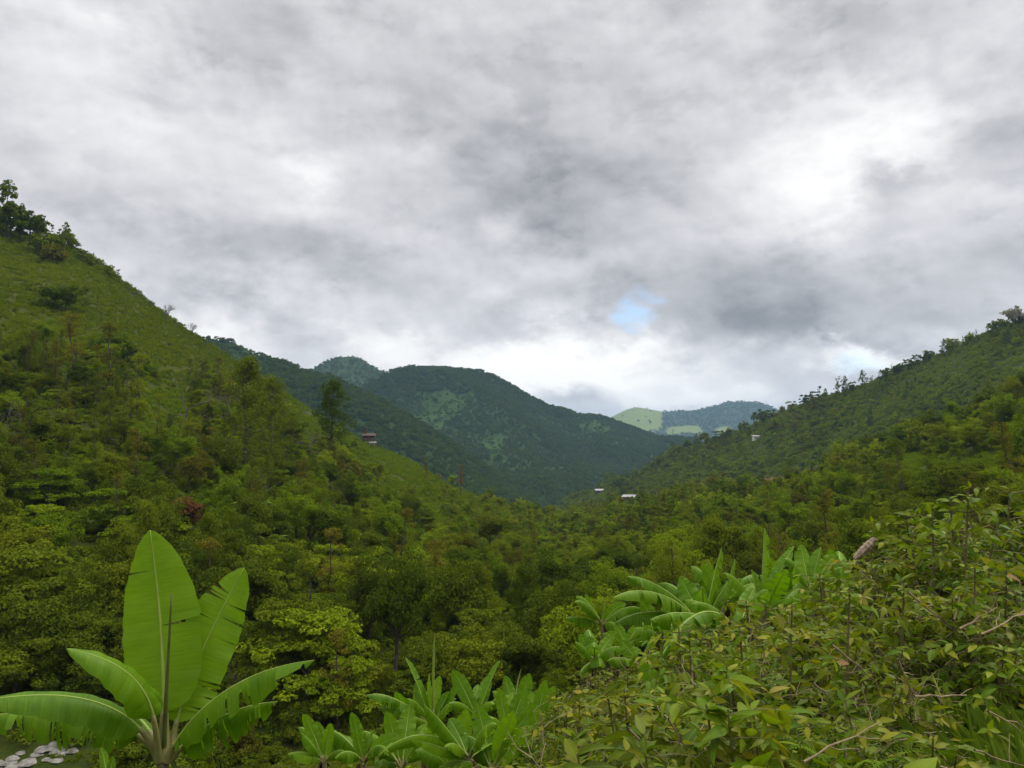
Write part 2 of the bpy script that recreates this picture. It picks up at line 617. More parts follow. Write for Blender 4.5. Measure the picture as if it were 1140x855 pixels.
def sheet(name, pxs, footY, crestY, cpx, cpy, footz, mat, sag=0.25, nf=70, nb=14, amp=0.006, fields=(), earth=(), noise_sc=0.02, step=8.0, back=0.5, key=None, edge=0.35):
    cols = np.arange(pxs[0], pxs[1] + 1, step)
    nc = len(cols)
    V = []
    crest_py = lerp(cols, cpx, cpy)
    cY = lerp(cols, *crestY)
    fY = lerp(cols, *footY)
    cz = np.array([at(p, q, y).z for p, q, y in zip(cols, crest_py, cY)])
    cxk = (cols - CX)
    us = np.concatenate([np.linspace(0, 1, nf) ** 1.15, 1 + np.linspace(0, 1, nb + 1)[1:] ** 1.4])
    fz = np.array([footz(at(p, HOR, y).x, y) for p, y in zip(cols, fY)])
    rows = []
    for u in us:
        if u <= 1:
            Y = fY + (cY - fY) * u
            h = u + sag * (u * u - u)
            z = fz + (cz - fz) * h
        else:
            Y = cY * (1 + 0.45 * (u - 1))
            z = cz - (0.45 * (u - 1) * cY) * back * (0.35 + 0.65 * min(1, (u - 1) * 2)) - 0.0
        x = np.array([at(p, HOR, y).x for p, y in zip(cols, Y)])
        rows.append(np.stack([x, Y, z], -1))
    P = np.stack(rows)
    nr = len(us)
    for r in range(nr):
        w = min(1.0, us[r] * 4) * (edge if abs(us[r] - 1) < 0.05 else (edge + 1) / 2 if abs(us[r] - 1) < 0.12 else 1)
        for c in range(nc):
            x, y, z = P[r, c]
            P[r, c, 2] += w * amp * y * fbm(x, y, noise_sc)
    mb = MB()
    mb.add(P.reshape(-1, 3), [grid_faces(nr, nc)])
    o = mb.obj(name, mat, smooth=True)
    tag(o, kind='structure')
    me = o.data
    fa = np.zeros(nr * nc, np.float32)
    ea = np.zeros(nr * nc, np.float32)
    if fields or earth:
        k = 0
        for r in range(nr):
            for c in range(nc):
                if us[r] <= 1.15:
                    q = proj(P[r, c])
                    fa[k] = any(inpoly(*q, f) for f in fields)
                    ea[k] = 0.5 * any(inpoly(*q, f) for f in earth)
                k += 1
    if name == 'hill':
        fa = np.maximum(fa, .42)
    fa, ea = soft(fa.reshape(nr, nc), 3).ravel(), soft(ea.reshape(nr, nc), 1).ravel()
    me.attributes.new('field', 'FLOAT', 'POINT').data.foreach_set('value', fa)
    me.attributes.new('earth', 'FLOAT', 'POINT').data.foreach_set('value', ea)
    key = key or name
    BVH[key] = BVHTree.FromPolygons([tuple(v) for v in P.reshape(-1, 3)], [tuple(f) for f in grid_faces(nr, nc)])
    SHEET[key] = (P, us)
    return o


# valley floor far below, reaching to the hills all round
mb = MB()
gx = np.linspace(-5400, 5400, 40)
gy = np.linspace(-190, 7400, 40)
XX, YY = np.meshgrid(gx, gy)
ZZ = np.where(YY < 150, -34.0, -78.0) + 0 * XX
mb.add(np.stack([XX, YY, ZZ], -1).reshape(-1, 3), [grid_faces(40, 40)])
tag(mb.obj('valley_floor', m_mid), kind='structure')

# the near bank, the lawn at the foot of it
mb = MB()
gx = np.concatenate([np.linspace(-75, -12, 40)[:-1], np.linspace(-12, 12, 100), np.linspace(12, 75, 40)[1:]])
gy = np.concatenate([np.linspace(-30, -2, 16)[:-1], np.linspace(-2, 25, 110), np.linspace(25, 80, 60)[1:]])
XX, YY = np.meshgrid(gx, gy)
ZZ = near_z(XX, YY)
for i in range(ZZ.shape[0]):
    for j in range(ZZ.shape[1]):
        ZZ[i, j] += 0.28 * fbm(XX[i, j], YY[i, j], 0.22) * min(1, abs(YY[i, j]) / 6 + 0.2)
NP_ = np.stack([XX, YY, ZZ], -1).reshape(-1, 3)
mb.add(NP_, [grid_faces(len(gy), len(gx))])
o = mb.obj('ground', m_soil, smooth=True)
tag(o, kind='structure')
fa = np.clip((NP_[:, 1] - 36) / 8, 0, 1) * (NP_[:, 0] < 12)
o.data.attributes.new('field', 'FLOAT', 'POINT').data.foreach_set('value', (0.2 + 0.5 * fa).astype(np.float32))
o.data.attributes.new('earth', 'FLOAT', 'POINT').data.foreach_set('value', np.zeros(len(NP_), np.float32))
BVH['ground'] = BVHTree.FromPolygons([tuple(v) for v in NP_], [tuple(f) for f in grid_faces(len(gy), len(gx))])

A_CR = ([-500, -400, -150, 0, 60, 100, 150, 200, 245, 314, 351, 401, 454, 493, 524, 560, 584, 605, 640, 700, 768, 810, 845, 919, 958, 1008, 1050, 1103, 1140, 1300, 1600],
        [30, 45, 165, 257, 272, 288, 328, 363, 394, 437, 460, 489, 511, 538, 549, 562, 568, 573, 573, 563, 552, 546, 545, 521, 507, 487, 473, 452, 440, 380, 330])
sheet('hillside', (-480, 1600), ([-500, 0, 400, 700, 1140, 1600], [54, 54, 56, 58, 50, 45]),
      ([-500, -150, 0, 250, 420, 560, 640, 700, 768, 845, 940, 1040, 1140, 1600], [225, 240, 250, 270, 300, 330, 420, 470, 420, 330, 275, 230, 200, 150]),
      *A_CR, lambda x, y: float(near_z(x, y)) - 0.7, m_soil, sag=0.16, nf=90, amp=0.008, fields=FIELDS, earth=EARTH, noise_sc=0.035, back=0.42)
B_CR = ([440, 560, 600, 640, 660, 700, 740, 760, 800, 840, 870, 900, 940, 1000, 1060, 1100, 1140, 1300, 1700],
        [600, 590, 575, 553, 548, 533, 510, 501, 491, 475, 462, 450, 437, 415, 390, 372, 357, 280, 150])
sheet('hill', (440, 1700), ([440, 640, 760, 900, 1140, 1700], [430, 430, 400, 350, 230, 190]), ([440, 640, 760, 870, 1000, 1140, 1700], [980, 900, 800, 680, 570, 480, 380]),
      *B_CR, lambda x, y: -52.0 if y > 360 else -48.0, m_soil, sag=0.2, nf=80, amp=0.006, fields=FIELDS, earth=EARTH, noise_sc=0.016, back=0.45)
C_CR = ([-200, 0, 150, 225, 256, 275, 300, 319, 333, 370, 420, 480, 540, 600, 700], [330, 345, 362, 378, 381, 392, 399, 405, 413, 424, 445, 478, 520, 560, 600])
sheet('mountain', (-200, 700), ([-200, 700], [520, 620]), ([-200, 700], [880, 1050]), *C_CR, lambda x, y: -76.0, m_mid, nf=50, amp=0.016, noise_sc=0.007, key='shoulder', edge=.12)
D1 = ([150, 300, 340, 350, 365, 385, 395, 410, 420, 432, 460, 520, 700], [440, 428, 415, 409, 401, 396, 397, 405, 411, 416, 426, 450, 520])
sheet('mountain', (150, 700), ([150, 700], [1200, 1200]), ([150, 700], [2050, 2050]), *D1, lambda x, y: -76.0, m_mid, nf=40, amp=0.004, noise_sc=0.005, key='knob')
D2 = ([330, 400, 432, 445, 455, 470, 500, 530, 550, 565, 585, 600, 612, 630, 645, 655, 668, 680, 700, 720, 745, 780, 900, 1000],
      [470, 438, 419, 416, 413, 411, 411, 413, 418, 427, 439, 447, 453, 456, 462, 463, 463, 468, 474, 482, 490, 500, 530, 560])
MF = [[(452, 470), (500, 440), (532, 436), (520, 452), (482, 486)], [(465, 440), (500, 432), (505, 440), (470, 456)], [(535, 490), (560, 480), (560, 505), (545, 510)], [(640, 470), (670, 468), (690, 480), (650, 484)]]
o = sheet('mountain', (330, 1000), ([330, 600, 1000], [900, 1050, 1300]), ([330, 500, 700, 1000], [1650, 1650, 1900, 2300]), *D2, lambda x, y: -76.0, m_mid, sag=0.3, nf=90, amp=0.030,
          noise_sc=0.0040, edge=.06, fields=MF, key='dome')
E_CR = ([500, 600, 660, 680, 700, 710, 740, 780, 800, 815, 840, 860, 880, 900, 1000, 1200], [500, 485, 474, 464, 455, 453.5, 459, 457, 451, 447, 447, 453, 461, 469, 490, 500])
EF = [[(660, 480), (690, 455), (712, 452), (738, 458), (736, 476), (720, 482)], [(740, 476), (775, 474), (790, 482), (740, 484)], [(796, 478), (810, 472), (815, 482), (800, 486)]]
sheet('ridge', (500, 1200), ([500, 1200], [3300, 3300]), ([500, 1200], [5000, 5200]), *E_CR, lambda x, y: -76.0, m_far, nf=44, amp=0.004, noise_sc=0.0018, fields=EF, step=6)


def hit(px, py, names=("ground", "hillside", "hill"), tries=25):
    d = ray(px, py).normalized()
    best = None
    for n in names:
        h = BVH[n].ray_cast(Vector((0, 0, 0)), d)
        if h[0] is not None and (best is None or h[3] < best[1]):
            best = (h[0], h[3])
    return best[0] if best else (hit(px, py + 1.5, names, tries - 1) if tries else None)


def ground_z(x, y):
    z = None
    for n in ('ground', 'hillside'):
        h = BVH[n].ray_cast(Vector((x, y, 500)), Vector((0, 0, -1)))
        if h[0] is not None and (z is None or h[0].z > z):
            z = h[0].z
    return z if z is not None else float(near_z(x, y))


# ------------------------------------------------------------------ haze: a thin even air round everything
hz = MB()
hz.box((0, 3600, 130), (11000, 7700, 424))
ho = hz.obj('haze', bpy.data.materials.new('haze_air'))
tag(ho, kind='stuff')
hm = ho.data.materials[0]
hm.use_nodes = True
hm.node_tree.nodes.clear()
hv = hm.node_tree.nodes.new('ShaderNodeVolumePrincipled')
hv.inputs['Color'].default_value = (0.46, 0.72, 1.0, 1)
hv.inputs['Density'].default_value = 0.000086
hv.inputs['Anisotropy'].default_value = 0.2
hout = hm.node_tree.nodes.new('ShaderNodeOutputMaterial')
hm.node_tree.links.new(hv.outputs[0], hout.inputs['Volume'])
hm.cycles.homogeneous_volume = True

# ------------------------------------------------------------------ vegetation forms (each built once)
def basis(n):
    n = nrm(n)
    ref = np.where(np.abs(n[:, 2:3]) > 0.9, np.array([[1.0, 0, 0]]), np.array([[0, 0, 1.0]]))
    a = nrm(np.cross(n, ref))
    return a, np.cross(n, a)


def add_leaves(mb, c, n, L, Wd, mat=0, rnd=None, g=None, ang=None, fold=0.18):
    """rhombic leaf faces: centre c, normal n"""
    g = g or rng
    k = len(c)
    a, b = basis(n)
    th = (g.uniform(0, 2 * np.pi, k) if ang is None else ang)[:, None]
    d = np.cos(th) * a + np.sin(th) * b
    s = -np.sin(th) * a + np.cos(th) * b
    L = np.broadcast_to(L, (k,))[:, None]
    Wd = np.broadcast_to(Wd, (k,))[:, None]
    v = np.stack([c - d * L * .5, c + s * Wd * .5 + n * Wd * fold, c + d * L * .5 - n * L * .12, c - s * Wd * .5 + n * Wd * fold], 1).reshape(-1, 3)
    f = np.arange(4 * k).reshape(-1, 4)
    r = g.uniform(0, 1, k) if rnd is None else rnd
    mb.add(v, [f], mat, np.repeat(r, 4))


def clump_leaves(mb, cen, rad, per, L, g, mat=0, up=0.55, squash=0.7, crown_c=None):
    """leaf masses: per leaves about every centre"""
    k = len(cen)
    rad = np.broadcast_to(rad, (k,))
    c = np.repeat(cen, per, 0)
    rr = np.repeat(rad, per)
    d = nrm(g.normal(size=(k * per, 3)))
    q = g.uniform(0.35, 1.0, k * per) ** 0.5
    off = d * (rr * q)[:, None]
    off[:, 2] *= squash
    pos = c + off
    out = nrm(d + np.array([0, 0, up]) + g.normal(0, 0.45, size=d.shape))
    if crown_c is not None:
        out = nrm(out + 0.4 * nrm(pos - crown_c))
    ll = L * g.uniform(0.65, 1.35, k * per)
    cl = np.repeat(g.uniform(0, 1, k), per)
    add_leaves(mb, pos, out, ll, ll * g.uniform(.42, .62, k * per), mat, np.clip(0.5 * cl + 0.5 * g.uniform(0, 1, k * per), 0, 1), g)


def blob_centres(g, n, a, b, c, z0, lump=0.35, inner=0.45, low=-0.5):
    d = nrm(g.normal(size=(n * 3, 3)))
    d = d[d[:, 2] > low][:n]
    k = g.normal(size=(7, 3))
    f = 1 + lump * np.tanh(np.sum(np.sin(d @ k.T * 2.2 + g.uniform(0, 6, 7)), 1) / 2.5)
    r = (inner + (1 - inner) * g.uniform(0, 1, len(d)) ** 0.6) * f
    return d * r[:, None] * np.array([a, b, c]) + np.array([0, 0, z0])


def wig(g, p0, p1, n=5, amp=0.06):
    p0, p1 = np.asarray(p0, float), np.asarray(p1, float)
    t = np.linspace(0, 1, n)[:, None]
    ln = np.linalg.norm(p1 - p0)
    o = g.normal(0, amp * ln, size=(n, 3)) * np.sin(t * np.pi)
    return p0 + (p1 - p0) * t + o


def limbs(mb, g, top, targets, r0, sides=4):
    for t_ in targets:
        mid = (np.asarray(top) + t_) / 2 - np.array([0, 0, 0.12 * np.linalg.norm(t_ - top)])
        p = np.stack([top, mid, t_])
        tt = np.linspace(0, 1, 5)[:, None]
        q = (1 - tt) ** 2 * p[0] + 2 * tt * (1 - tt) * p[1] + tt ** 2 * p[2]
        mb.tube(q, np.linspace(r0, r0 * .25, 5), sides)


def f_shrub(g, lod):
    """rounded shrub about 3 m wide and 2.4 m tall"""
    c = MB()
    if lod == 0:
        cen = blob_centres(g, 62, 1.3, 1.3, 1.35, 1.0, 0.75, 0.2, -0.55)
        clump_leaves(c, cen, g.uniform(.26, .58, len(cen)), 80, .19, g)
    else:
        cen = blob_centres(g, 24, 1.35, 1.35, 1.3, 1.0, 0.4, 0.4, -0.4)
        clump_leaves(c, cen, g.uniform(.4, .75, len(cen)), 14, .62, g)
    t = MB()
    for k in range(4):
        a = g.uniform(0, 6.28)
        t.tube(wig(g, (0.1 * math.cos(a), 0.1 * math.sin(a), -0.4), (.7 * math.cos(a), .7 * math.sin(a), 1.5)), np.linspace(.05, .012, 5), 4)
    return c, t


def f_tree(g, lod):
    """broadleaf tree, 7 m tall, crown 5.5 m wide"""
    c = MB()
    if lod == 0:
        cen = blob_centres(g, 95, 2.4, 2.4, 2.2, 4.6, 0.75, 0.25, -0.75)
        clump_leaves(c, cen, g.uniform(.40, .95, len(cen)), 92, .235, g)
    else:
        cen = blob_centres(g, 32, 2.4, 2.4, 2.2, 4.5, 0.7, 0.3, -0.6)
        clump_leaves(c, cen, g.uniform(.7, 1.2, len(cen)), 20, .95, g)
    t = MB()
    top = np.array([g.uniform(-.2, .2), g.uniform(-.2, .2), 2.6])
    t.tube(wig(g, (0, 0, -0.8), top, 5, .03), np.linspace(.2, .13, 5), 7)
    limbs(t, g, top, cen[g.choice(len(cen), 9 if lod == 0 else 5, replace=False)], .09)
    return c, t


def f_layer(g, lod):
    """spreading tree whose crown lies in flat tiers, 5 m tall, 7 m wide"""
    c = MB()
    cs = []
    top = None
    for z, r in ((2.3, 2.7), (3.5, 3.0), (4.6, 2.1)):
        n = int(r * r * (4.2 if lod == 0 else 1.6))
        a, q = g.uniform(0, 6.28, n), np.sqrt(g.uniform(.02, 1, n)) * r
        off = g.normal(0, .5, 2)
        cs.append(np.stack([q * np.cos(a) + off[0], q * np.sin(a) + off[1], z + g.normal(0, .16, n) - .05 * q * q], 1))
    cen = np.vstack(cs)
    clump_leaves(c, cen, g.uniform(.4, .8, len(cen)), 80 if lod == 0 else 16, .245 if lod == 0 else .8, g, up=1.3, squash=.32)
    t = MB()
    top = np.array([0, 0, 1.6])
    t.tube(wig(g, (0, 0, -0.8), top, 4, .04), np.linspace(.17, .12, 4), 6)
    limbs(t, g, top, cen[g.choice(len(cen), 10, replace=False)], .07)
    return c, t


def f_slender(g, lod):
    """thin open tree, 9 m tall"""
    c, t = MB(), MB()
    tp = np.array([g.uniform(-.5, .5), g.uniform(-.5, .5), 8.2])
    tr = wig(g, (0, 0, -0.8), tp, 7, .025)
    t.tube(tr, np.linspace(.13, .04, 7), 6)
    n = 26 if lod == 0 else 14
    k = g.uniform(.35, 1.0, n)
    a = g.uniform(0, 6.28, n)
    rr = g.uniform(.3, 1.5, n) * (1.15 - .6 * k)
    base = np.stack([np.interp(k, np.linspace(0, 1, 7), tr[:, i]) for i in range(3)], 1)
    cen = base + np.stack([rr * np.cos(a), rr * np.sin(a), rr * .6], 1)
    for b_, e_ in zip(base, cen):
        t.tube(np.stack([b_, (b_ + e_) / 2 + [0, 0, .05], e_]), [.035, .022, .01], 3)
    clump_leaves(c, cen, g.uniform(.3, .62, n), 60 if lod == 0 else 16, .19 if lod == 0 else .5, g)
    return c, t


def f_column(g, lod):
    """tall ragged tree in loose hanging clumps, 13 m tall"""
    c, t = MB(), MB()
    t.tube(wig(g, (0, 0, -0.8), (.3, 0, 12), 8, .02), np.linspace(.24, .05, 8), 6)
    n = 105 if lod == 0 else 40
    k = g.uniform(0.12, 1, n) ** .9
    a = g.uniform(0, 6.28, n)
    w = np.interp(k, [0.1, .3, .55, .8, 1], [2.0, 3.1, 2.8, 1.9, .6]) * (1 + .25 * np.sin(k * 23 + a))
    q = w * np.sqrt(g.uniform(.1, 1, n))
    cen = np.stack([q * np.cos(a), q * np.sin(a), k * 12.4], 1)
    clump_leaves(c, cen, g.uniform(.45, .95, n), 70 if lod == 0 else 18, .26 if lod == 0 else .75, g, up=.2, squash=.9)
    for e_ in cen[::4]:
        t.tube(np.stack([[0.1, 0, e_[2] - .8], e_]), [.06, .015], 3)
    return c, t


BARE_R = [.10, .10, .20, .1, .1]


def f_bare(g, lod):
    """leafless tree with fine twigs, 7 m tall"""
    t = MB()
    r0_ = BARE_R.pop(0)

    def grow(p, d, ln, r, dep):
        e = p + d * ln
        t.tube(wig(g, p, e, 4, .05), np.linspace(r, r * .62, 4), 5 if dep < 2 else 3, cap=dep > 3)
        if dep >= 5:
            return
        full = r0_ > .15
        for _ in range(3 if full or dep in (0, 2, 3) else 2):
            nd = nrm(d + g.normal(0, .38 if full else .42, 3) + np.array([0, 0, .10]))
            grow(p + (e - p) * g.uniform(.7, 1), nd, ln * g.uniform(.6, .8), r * .58, dep + 1)
    grow(np.array([0, 0, -.6]), np.array([0, 0, 1.0]), 2.6 if r0_ < .15 else 1.9, r0_, 0)
    return None, t


def f_fern(g, lod):
    """tree fern: arching fronds on a short trunk"""
    c, t = MB(), MB()
    H = 2.6
    t.tube(wig(g, (0, 0, -.6), (0, 0, H), 4, .02), [.14, .12, .11, .10], 6)
    for k in range(15):
        a = k * 2.4 + g.uniform(-.2, .2)
        ln, lift = g.uniform(1.8, 2.5), g.uniform(.5, 1.1)
        u = np.linspace(0, 1, 16)
        x = ln * u
        z = H + lift * np.sin(u * 2.2) - .5 * u ** 2 * ln * .45
        d = np.array([math.cos(a), math.sin(a), 0])
        s = np.array([-math.sin(a), math.cos(a), 0])
        pts = d * x[:, None] + np.array([0, 0, 1.0]) * z[:, None]
        t.tube(pts, np.linspace(.025, .006, 16), 3)
        for sg in (-1, 1):
            uu = np.linspace(.12, .98, 24)
            pp = np.stack([np.interp(uu, u, pts[:, i]) for i in range(3)], 1)
            wl = .62 * np.sin(np.clip(uu, 0, 1) * 2.7 + .35) + .05
            tip = pp + s * (sg * wl)[:, None] + d * (.12 * wl)[:, None] - np.array([0, 0, 1]) * (.22 * wl)[:, None]
            w = d * .055
            q = np.stack([pp - w, pp * .5 + tip * .5 - w * 1.1, tip, pp * .5 + tip * .5 + w * 1.1], 1).reshape(-1, 3)
            c.add(q, [np.arange(len(q)).reshape(-1, 4)], 0, np.repeat(g.uniform(0, 1, 24), 4))
    return c, t


FORMS = {'shrub': (f_shrub, 2.5, 1.6, ['dark green', 'olive green', 'fresh green', 'brownish'], 3),
         'broadleaf_tree': (f_tree, 6.9, 2.7, ['dark green', 'olive green', 'fresh green', 'brownish'], 3),
         'tiered_tree': (f_layer, 5.0, 3.4, ['dark green', 'olive green', 'fresh green'], 2),
         'slender_tree': (f_slender, 8.8, 1.6, ['dark green', 'olive green', 'brownish'], 2),
         'tall_tree': (f_column, 12.8, 2.6, ['dark green', 'olive green'], 2),
         'tree_fern': (f_fern, 3.4, 2.3, ['fresh green'], 2),
         'bare_tree': (f_bare, 7.5, 2.4, ['grey'], 3)}
PROTO = {}      # (form, variant, tint, lod) -> (crown mesh, wood mesh)
for fi, (fm, (fn, H_, R_, tints, nv)) in enumerate(FORMS.items()):
    for lod in (0, 1):
        if lod and fm in ('bare_tree', 'tree_fern'):
            continue
        for v in range(nv):
            g_ = np.random.default_rng(100 * fi + 10 * lod + v)
            c_, t_ = fn(g_, lod)
            bark = m_greybark if fm == 'bare_tree' else m_bark
            wood = t_.mesh('trunk', [bark])
            for tn in tints:
                cm = None
                if c_:
                    cm = c_.mesh('crown', [m_fern if fm == 'tree_fern' else LM_[tn]])
                PROTO[(fm, v, tn, lod)] = (cm, wood)


def merged(cm, wm):
    """an unlinked source object holding wood and crown for the far masses"""
    import bmesh
    me = bpy.data.meshes.new('woodland_source')
    bm = bmesh.new()
    mats = []
    for m in (cm, wm):
        if m is None:
            continue
        n0 = len(bm.faces)
        bm.from_mesh(m)
        bm.faces.ensure_lookup_table()
        for f in bm.faces[n0:]:
            f.material_index = len(mats)
        mats.append(m.materials[0])
    bm.to_mesh(me)
    bm.free()
    for m in mats:
        me.materials.append(m)
    return bpy.data.objects.new('woodland_source', me)


SRC = {}


def source(key):
    if key not in SRC:
        SRC[key] = merged(*PROTO[key])
    return SRC[key]


def scatter_mass(name, items, label=None):
    """ONE object for an uncountable mass: items = (source object, location, rotation z, tilt, scale)"""
    srcs = []
    for it in items:
        if it[0] not in srcs:
            srcs.append(it[0])
    me = bpy.data.meshes.new(name)
    me.vertices.add(len(items))
    me.vertices.foreach_set('co', np.array([tuple(i[1]) for i in items], np.float32).ravel())
    me.attributes.new('rot', 'FLOAT_VECTOR', 'POINT').data.foreach_set('vector', np.array([(i[3], i[3] * .7, i[2]) for i in items], np.float32).ravel())
    me.attributes.new('scl', 'FLOAT_VECTOR', 'POINT').data.foreach_set('vector', np.array([(i[4], i[4], i[4] * (i[5] if len(i) > 5 else 1.0)) for i in items], np.float32).ravel())
    me.attributes.new('idx', 'INT', 'POINT').data.foreach_set('value', np.array([srcs.index(i[0]) for i in items], np.int32))
    o = bpy.data.objects.new(name, me)
    COL.objects.link(o)
    ng = bpy.data.node_groups.new(name, 'GeometryNodeTree')
    ng.interface.new_socket('Geometry', in_out='INPUT', socket_type='NodeSocketGeometry')
    ng.interface.new_socket('Geometry', in_out='OUTPUT', socket_type='NodeSocketGeometry')
    N, Lk = ng.nodes, ng.links
    gi, go = N.new('NodeGroupInput'), N.new('NodeGroupOutput')
    jn = N.new('GeometryNodeJoinGeometry')

    def attr(nm, ty):
        a = N.new('GeometryNodeInputNamedAttribute')
        a.data_type = ty
        a.inputs['Name'].default_value = nm
        return a.outputs['Attribute']
    ro, sl, ix = attr('rot', 'FLOAT_VECTOR'), attr('scl', 'FLOAT_VECTOR'), attr('idx', 'INT')
    e2r = N.new('FunctionNodeEulerToRotation')
    Lk.new(ro, e2r.inputs[0])
    for k, s in enumerate(srcs):
        cp = N.new('FunctionNodeCompare')
        cp.data_type = 'INT'
        cp.operation = 'EQUAL'
        Lk.new(ix, cp.inputs['A'] if cp.inputs['A'].type == 'INT' else cp.inputs[2])
        [i for i in cp.inputs if i.name == 'B' and i.type == 'INT'][0].default_value = k
        if not [l for l in ng.links if l.to_node == cp and l.to_socket.type == 'INT']:
            Lk.new(ix, [i for i in cp.inputs if i.name == 'A' and i.type == 'INT'][0])
        oi = N.new('GeometryNodeObjectInfo')
        oi.inputs['Object'].default_value = s
        oi.inputs['As Instance'].default_value = True
        ip = N.new('GeometryNodeInstanceOnPoints')
        Lk.new(gi.outputs[0], ip.inputs['Points'])
        Lk.new(cp.outputs[0], ip.inputs['Selection'])
        Lk.new(oi.outputs['Geometry'], ip.inputs['Instance'])
        Lk.new(e2r.outputs[0], ip.inputs['Rotation'])
        Lk.new(sl, ip.inputs['Scale'])
        Lk.new(ip.outputs[0], jn.inputs[0])
    Lk.new(jn.outputs[0], go.inputs[0])
    md = o.modifiers.new('scatter', 'NODES')
    md.node_group = ng
    return tag(o, label=label, kind='stuff')


def sample_sheet(name, n, g, umax=1.06):
    P, us = SHEET[name]
    r1 = int(np.searchsorted(us, umax))
    Q = P[:r1]
    a = np.linalg.norm(np.cross(Q[1:, :-1] - Q[:-1, :-1], Q[:-1, 1:] - Q[:-1, :-1]), axis=-1)
    p = (a / a.sum()).ravel()
    k = g.choice(len(p), n, p=p)
    i, j = np.divmod(k, a.shape[1])
    s, t = g.uniform(0, 1, n)[:, None], g.uniform(0, 1, n)[:, None]
    return (Q[i, j] * (1 - s) * (1 - t) + Q[i, j + 1] * (1 - s) * t + Q[i + 1, j] * s * (1 - t) + Q[i + 1, j + 1] * s * t)


# ------------------------------------------------------------------ what grows on the near slopes
LAND = [  # landmarks used to tell the plants apart in words
    (30, 235, 'dark trees topping the steep slope'), (72, 262, 'tuft-headed tree on the steep skyline'), (185, 342, 'round bare tree on the ridgeline'),
    (213, 360, 'small bare tree on the ridgeline'), (75, 365, 'sparse thicket on the steep meadow'), (130, 385, 'dark thicket under the steep meadow'),
    (200, 415, 'brown earth ledge under the meadow'), (205, 470, 'forked dead tree'), (27, 480, 'pale thin trunks on the slope edge'),
    (270, 460, 'tall ragged tree beneath the ridge'), (370, 465, 'tall dark tree on the spur'), (160, 510, 'lanky brown-headed tree'),
    (195, 566, 'rust-red shrub'), (55, 545, 'tiered pale crowns by the picture edge'), (110, 600, 'tiered green tree under the lanky tree'),
    (290, 575, 'tree ferns on the slope'), (410, 488, 'small farmhouse on the spur'), (345, 480, 'two dead stems by the spur'),
    (450, 530, 'bright green pasture on the spur'), (515, 512, 'orange-flowering tree'), (545, 605, 'solitary dark tree in the valley'),
    (340, 740, 'broad spreading tree at the lawn'), (180, 690, 'huge upright banana leaf'), (40, 690, 'deep green bank above the pale gravel'),
    (440, 690, 'thicket over the lawn'), (500, 640, 'tree fern in the hollow'), (600, 660, 'wooded gully'), (620, 580, 'valley mouth'),
    (700, 553, 'white-roofed house'), (668, 546, 'house among the valley trees'), (842, 488, 'tiny white house on the hill'),
    (790, 525, 'tan clearing on the hill'), (900, 525, 'red earth bank'), (890, 612, 'dirt road'), (870, 585, 'reddish earth cut'),
    (1130, 352, 'pale domed tree on the hilltop'), (940, 425, 'twin-topped trees on the hill skyline'), (880, 452, 'umbrella tree on the hill skyline'),
    (1050, 380, 'skyline trees near the hilltop'), (1040, 530, 'green pasture on the near spur'), (1110, 500, 'pale twiggy shrub on the near spur'),
    (1000, 470, 'crest of the near spur'), (700, 620, 'valley woodland'), (760, 590, 'slope beyond the banana leaves'), (800, 565, 'foot of the hill'),
    (1010, 430, 'middle of the open hillside'), (960, 590, 'dark hollow behind the dried leaf'), (1080, 440, 'upper hillside pasture')]
ITEMS = []      # dicts: form, variant, tint, pos, rot, scale


def item(form, pos, g, tint=None, sc=1.0, hero=None, v=None, cat=None):
    tints, nv = FORMS[form][3], FORMS[form][4]
    if tint and tint not in tints:
        tint = tints[-1]
    ITEMS.append(dict(form=form, v=int(g.integers(nv)) if v is None else v % nv, tint=tint or tints[int(g.integers(len(tints)))], pos=tuple(pos),
                      rot=float(g.uniform(0, 6.28)), sc=float(sc), hero=hero, zs=1.0 if hero else float(g.uniform(.75, 1.4)), tilt=0.0 if hero else float(g.normal(0, .09))))


def hero(form, px, py, hpx, tint, label, v=0, wide=None):
    """a plant one can single out: foot at picture point, height in picture units at its true distance"""
    p = hit(px, py)
    if p is None:
        return
    dist = p.y
    g = np.random.default_rng(int(px * 7 + py))
    item(form, p - Vector((0, 0, .15)), g, tint, hpx * dist / F / FORMS[form][1], label, v)


hero('tall_tree', 370, 515, 95, 'dark green', 'tall dark green tree standing alone on the spur beside the farmhouse', 0)
hero('tall_tree', 272, 545, 150, 'dark green', 'tallest ragged dark tree rising over the slope beneath the ridge', 1)
hero('tall_tree', 300, 520, 105, 'olive green', 'ragged olive tree standing close behind the tallest one', 0)
hero('slender_tree', 120, 450, 95, 'brownish', 'slender brownish tree at the foot of the steep meadow', 0)
hero('slender_tree', 72, 440, 100, 'brownish', 'thin yellow-brown tree with forked top below the meadow thicket', 1)
hero('slender_tree', 152, 480, 90, 'olive green', 'thin olive tree beside the dark thicket under the meadow', 0)
hero('bare_tree', 208, 478, 92, 'grey', 'forked grey dead tree standing on the slope below the earth ledge', 0)
hero('bare_tree', 250, 490, 80, 'grey', 'slim leafless tree beside the forked dead one', 1)
hero('bare_tree', 345, 520, 55, 'grey', 'dead grey stems standing next to the tall dark tree', 1)
hero('bare_tree', 185, 358, 34, 'grey', 'round-headed bare tree on the ridgeline against the clouds', 2)
hero('bare_tree', 213, 377, 30, 'grey', 'smaller wispy bare tree further down the ridgeline', 2)
hero('bare_tree', 152, 332, 18, 'grey', 'tiny bare sapling on the ridgeline above the round bare tree', 2)
hero('bare_tree', 5, 500, 65, 'grey', 'pale thin bare trunk at the very edge of the slope', 1)
hero('bare_tree', 26, 492, 70, 'grey', 'pale leaning bare trunk among the brown trees', 0)
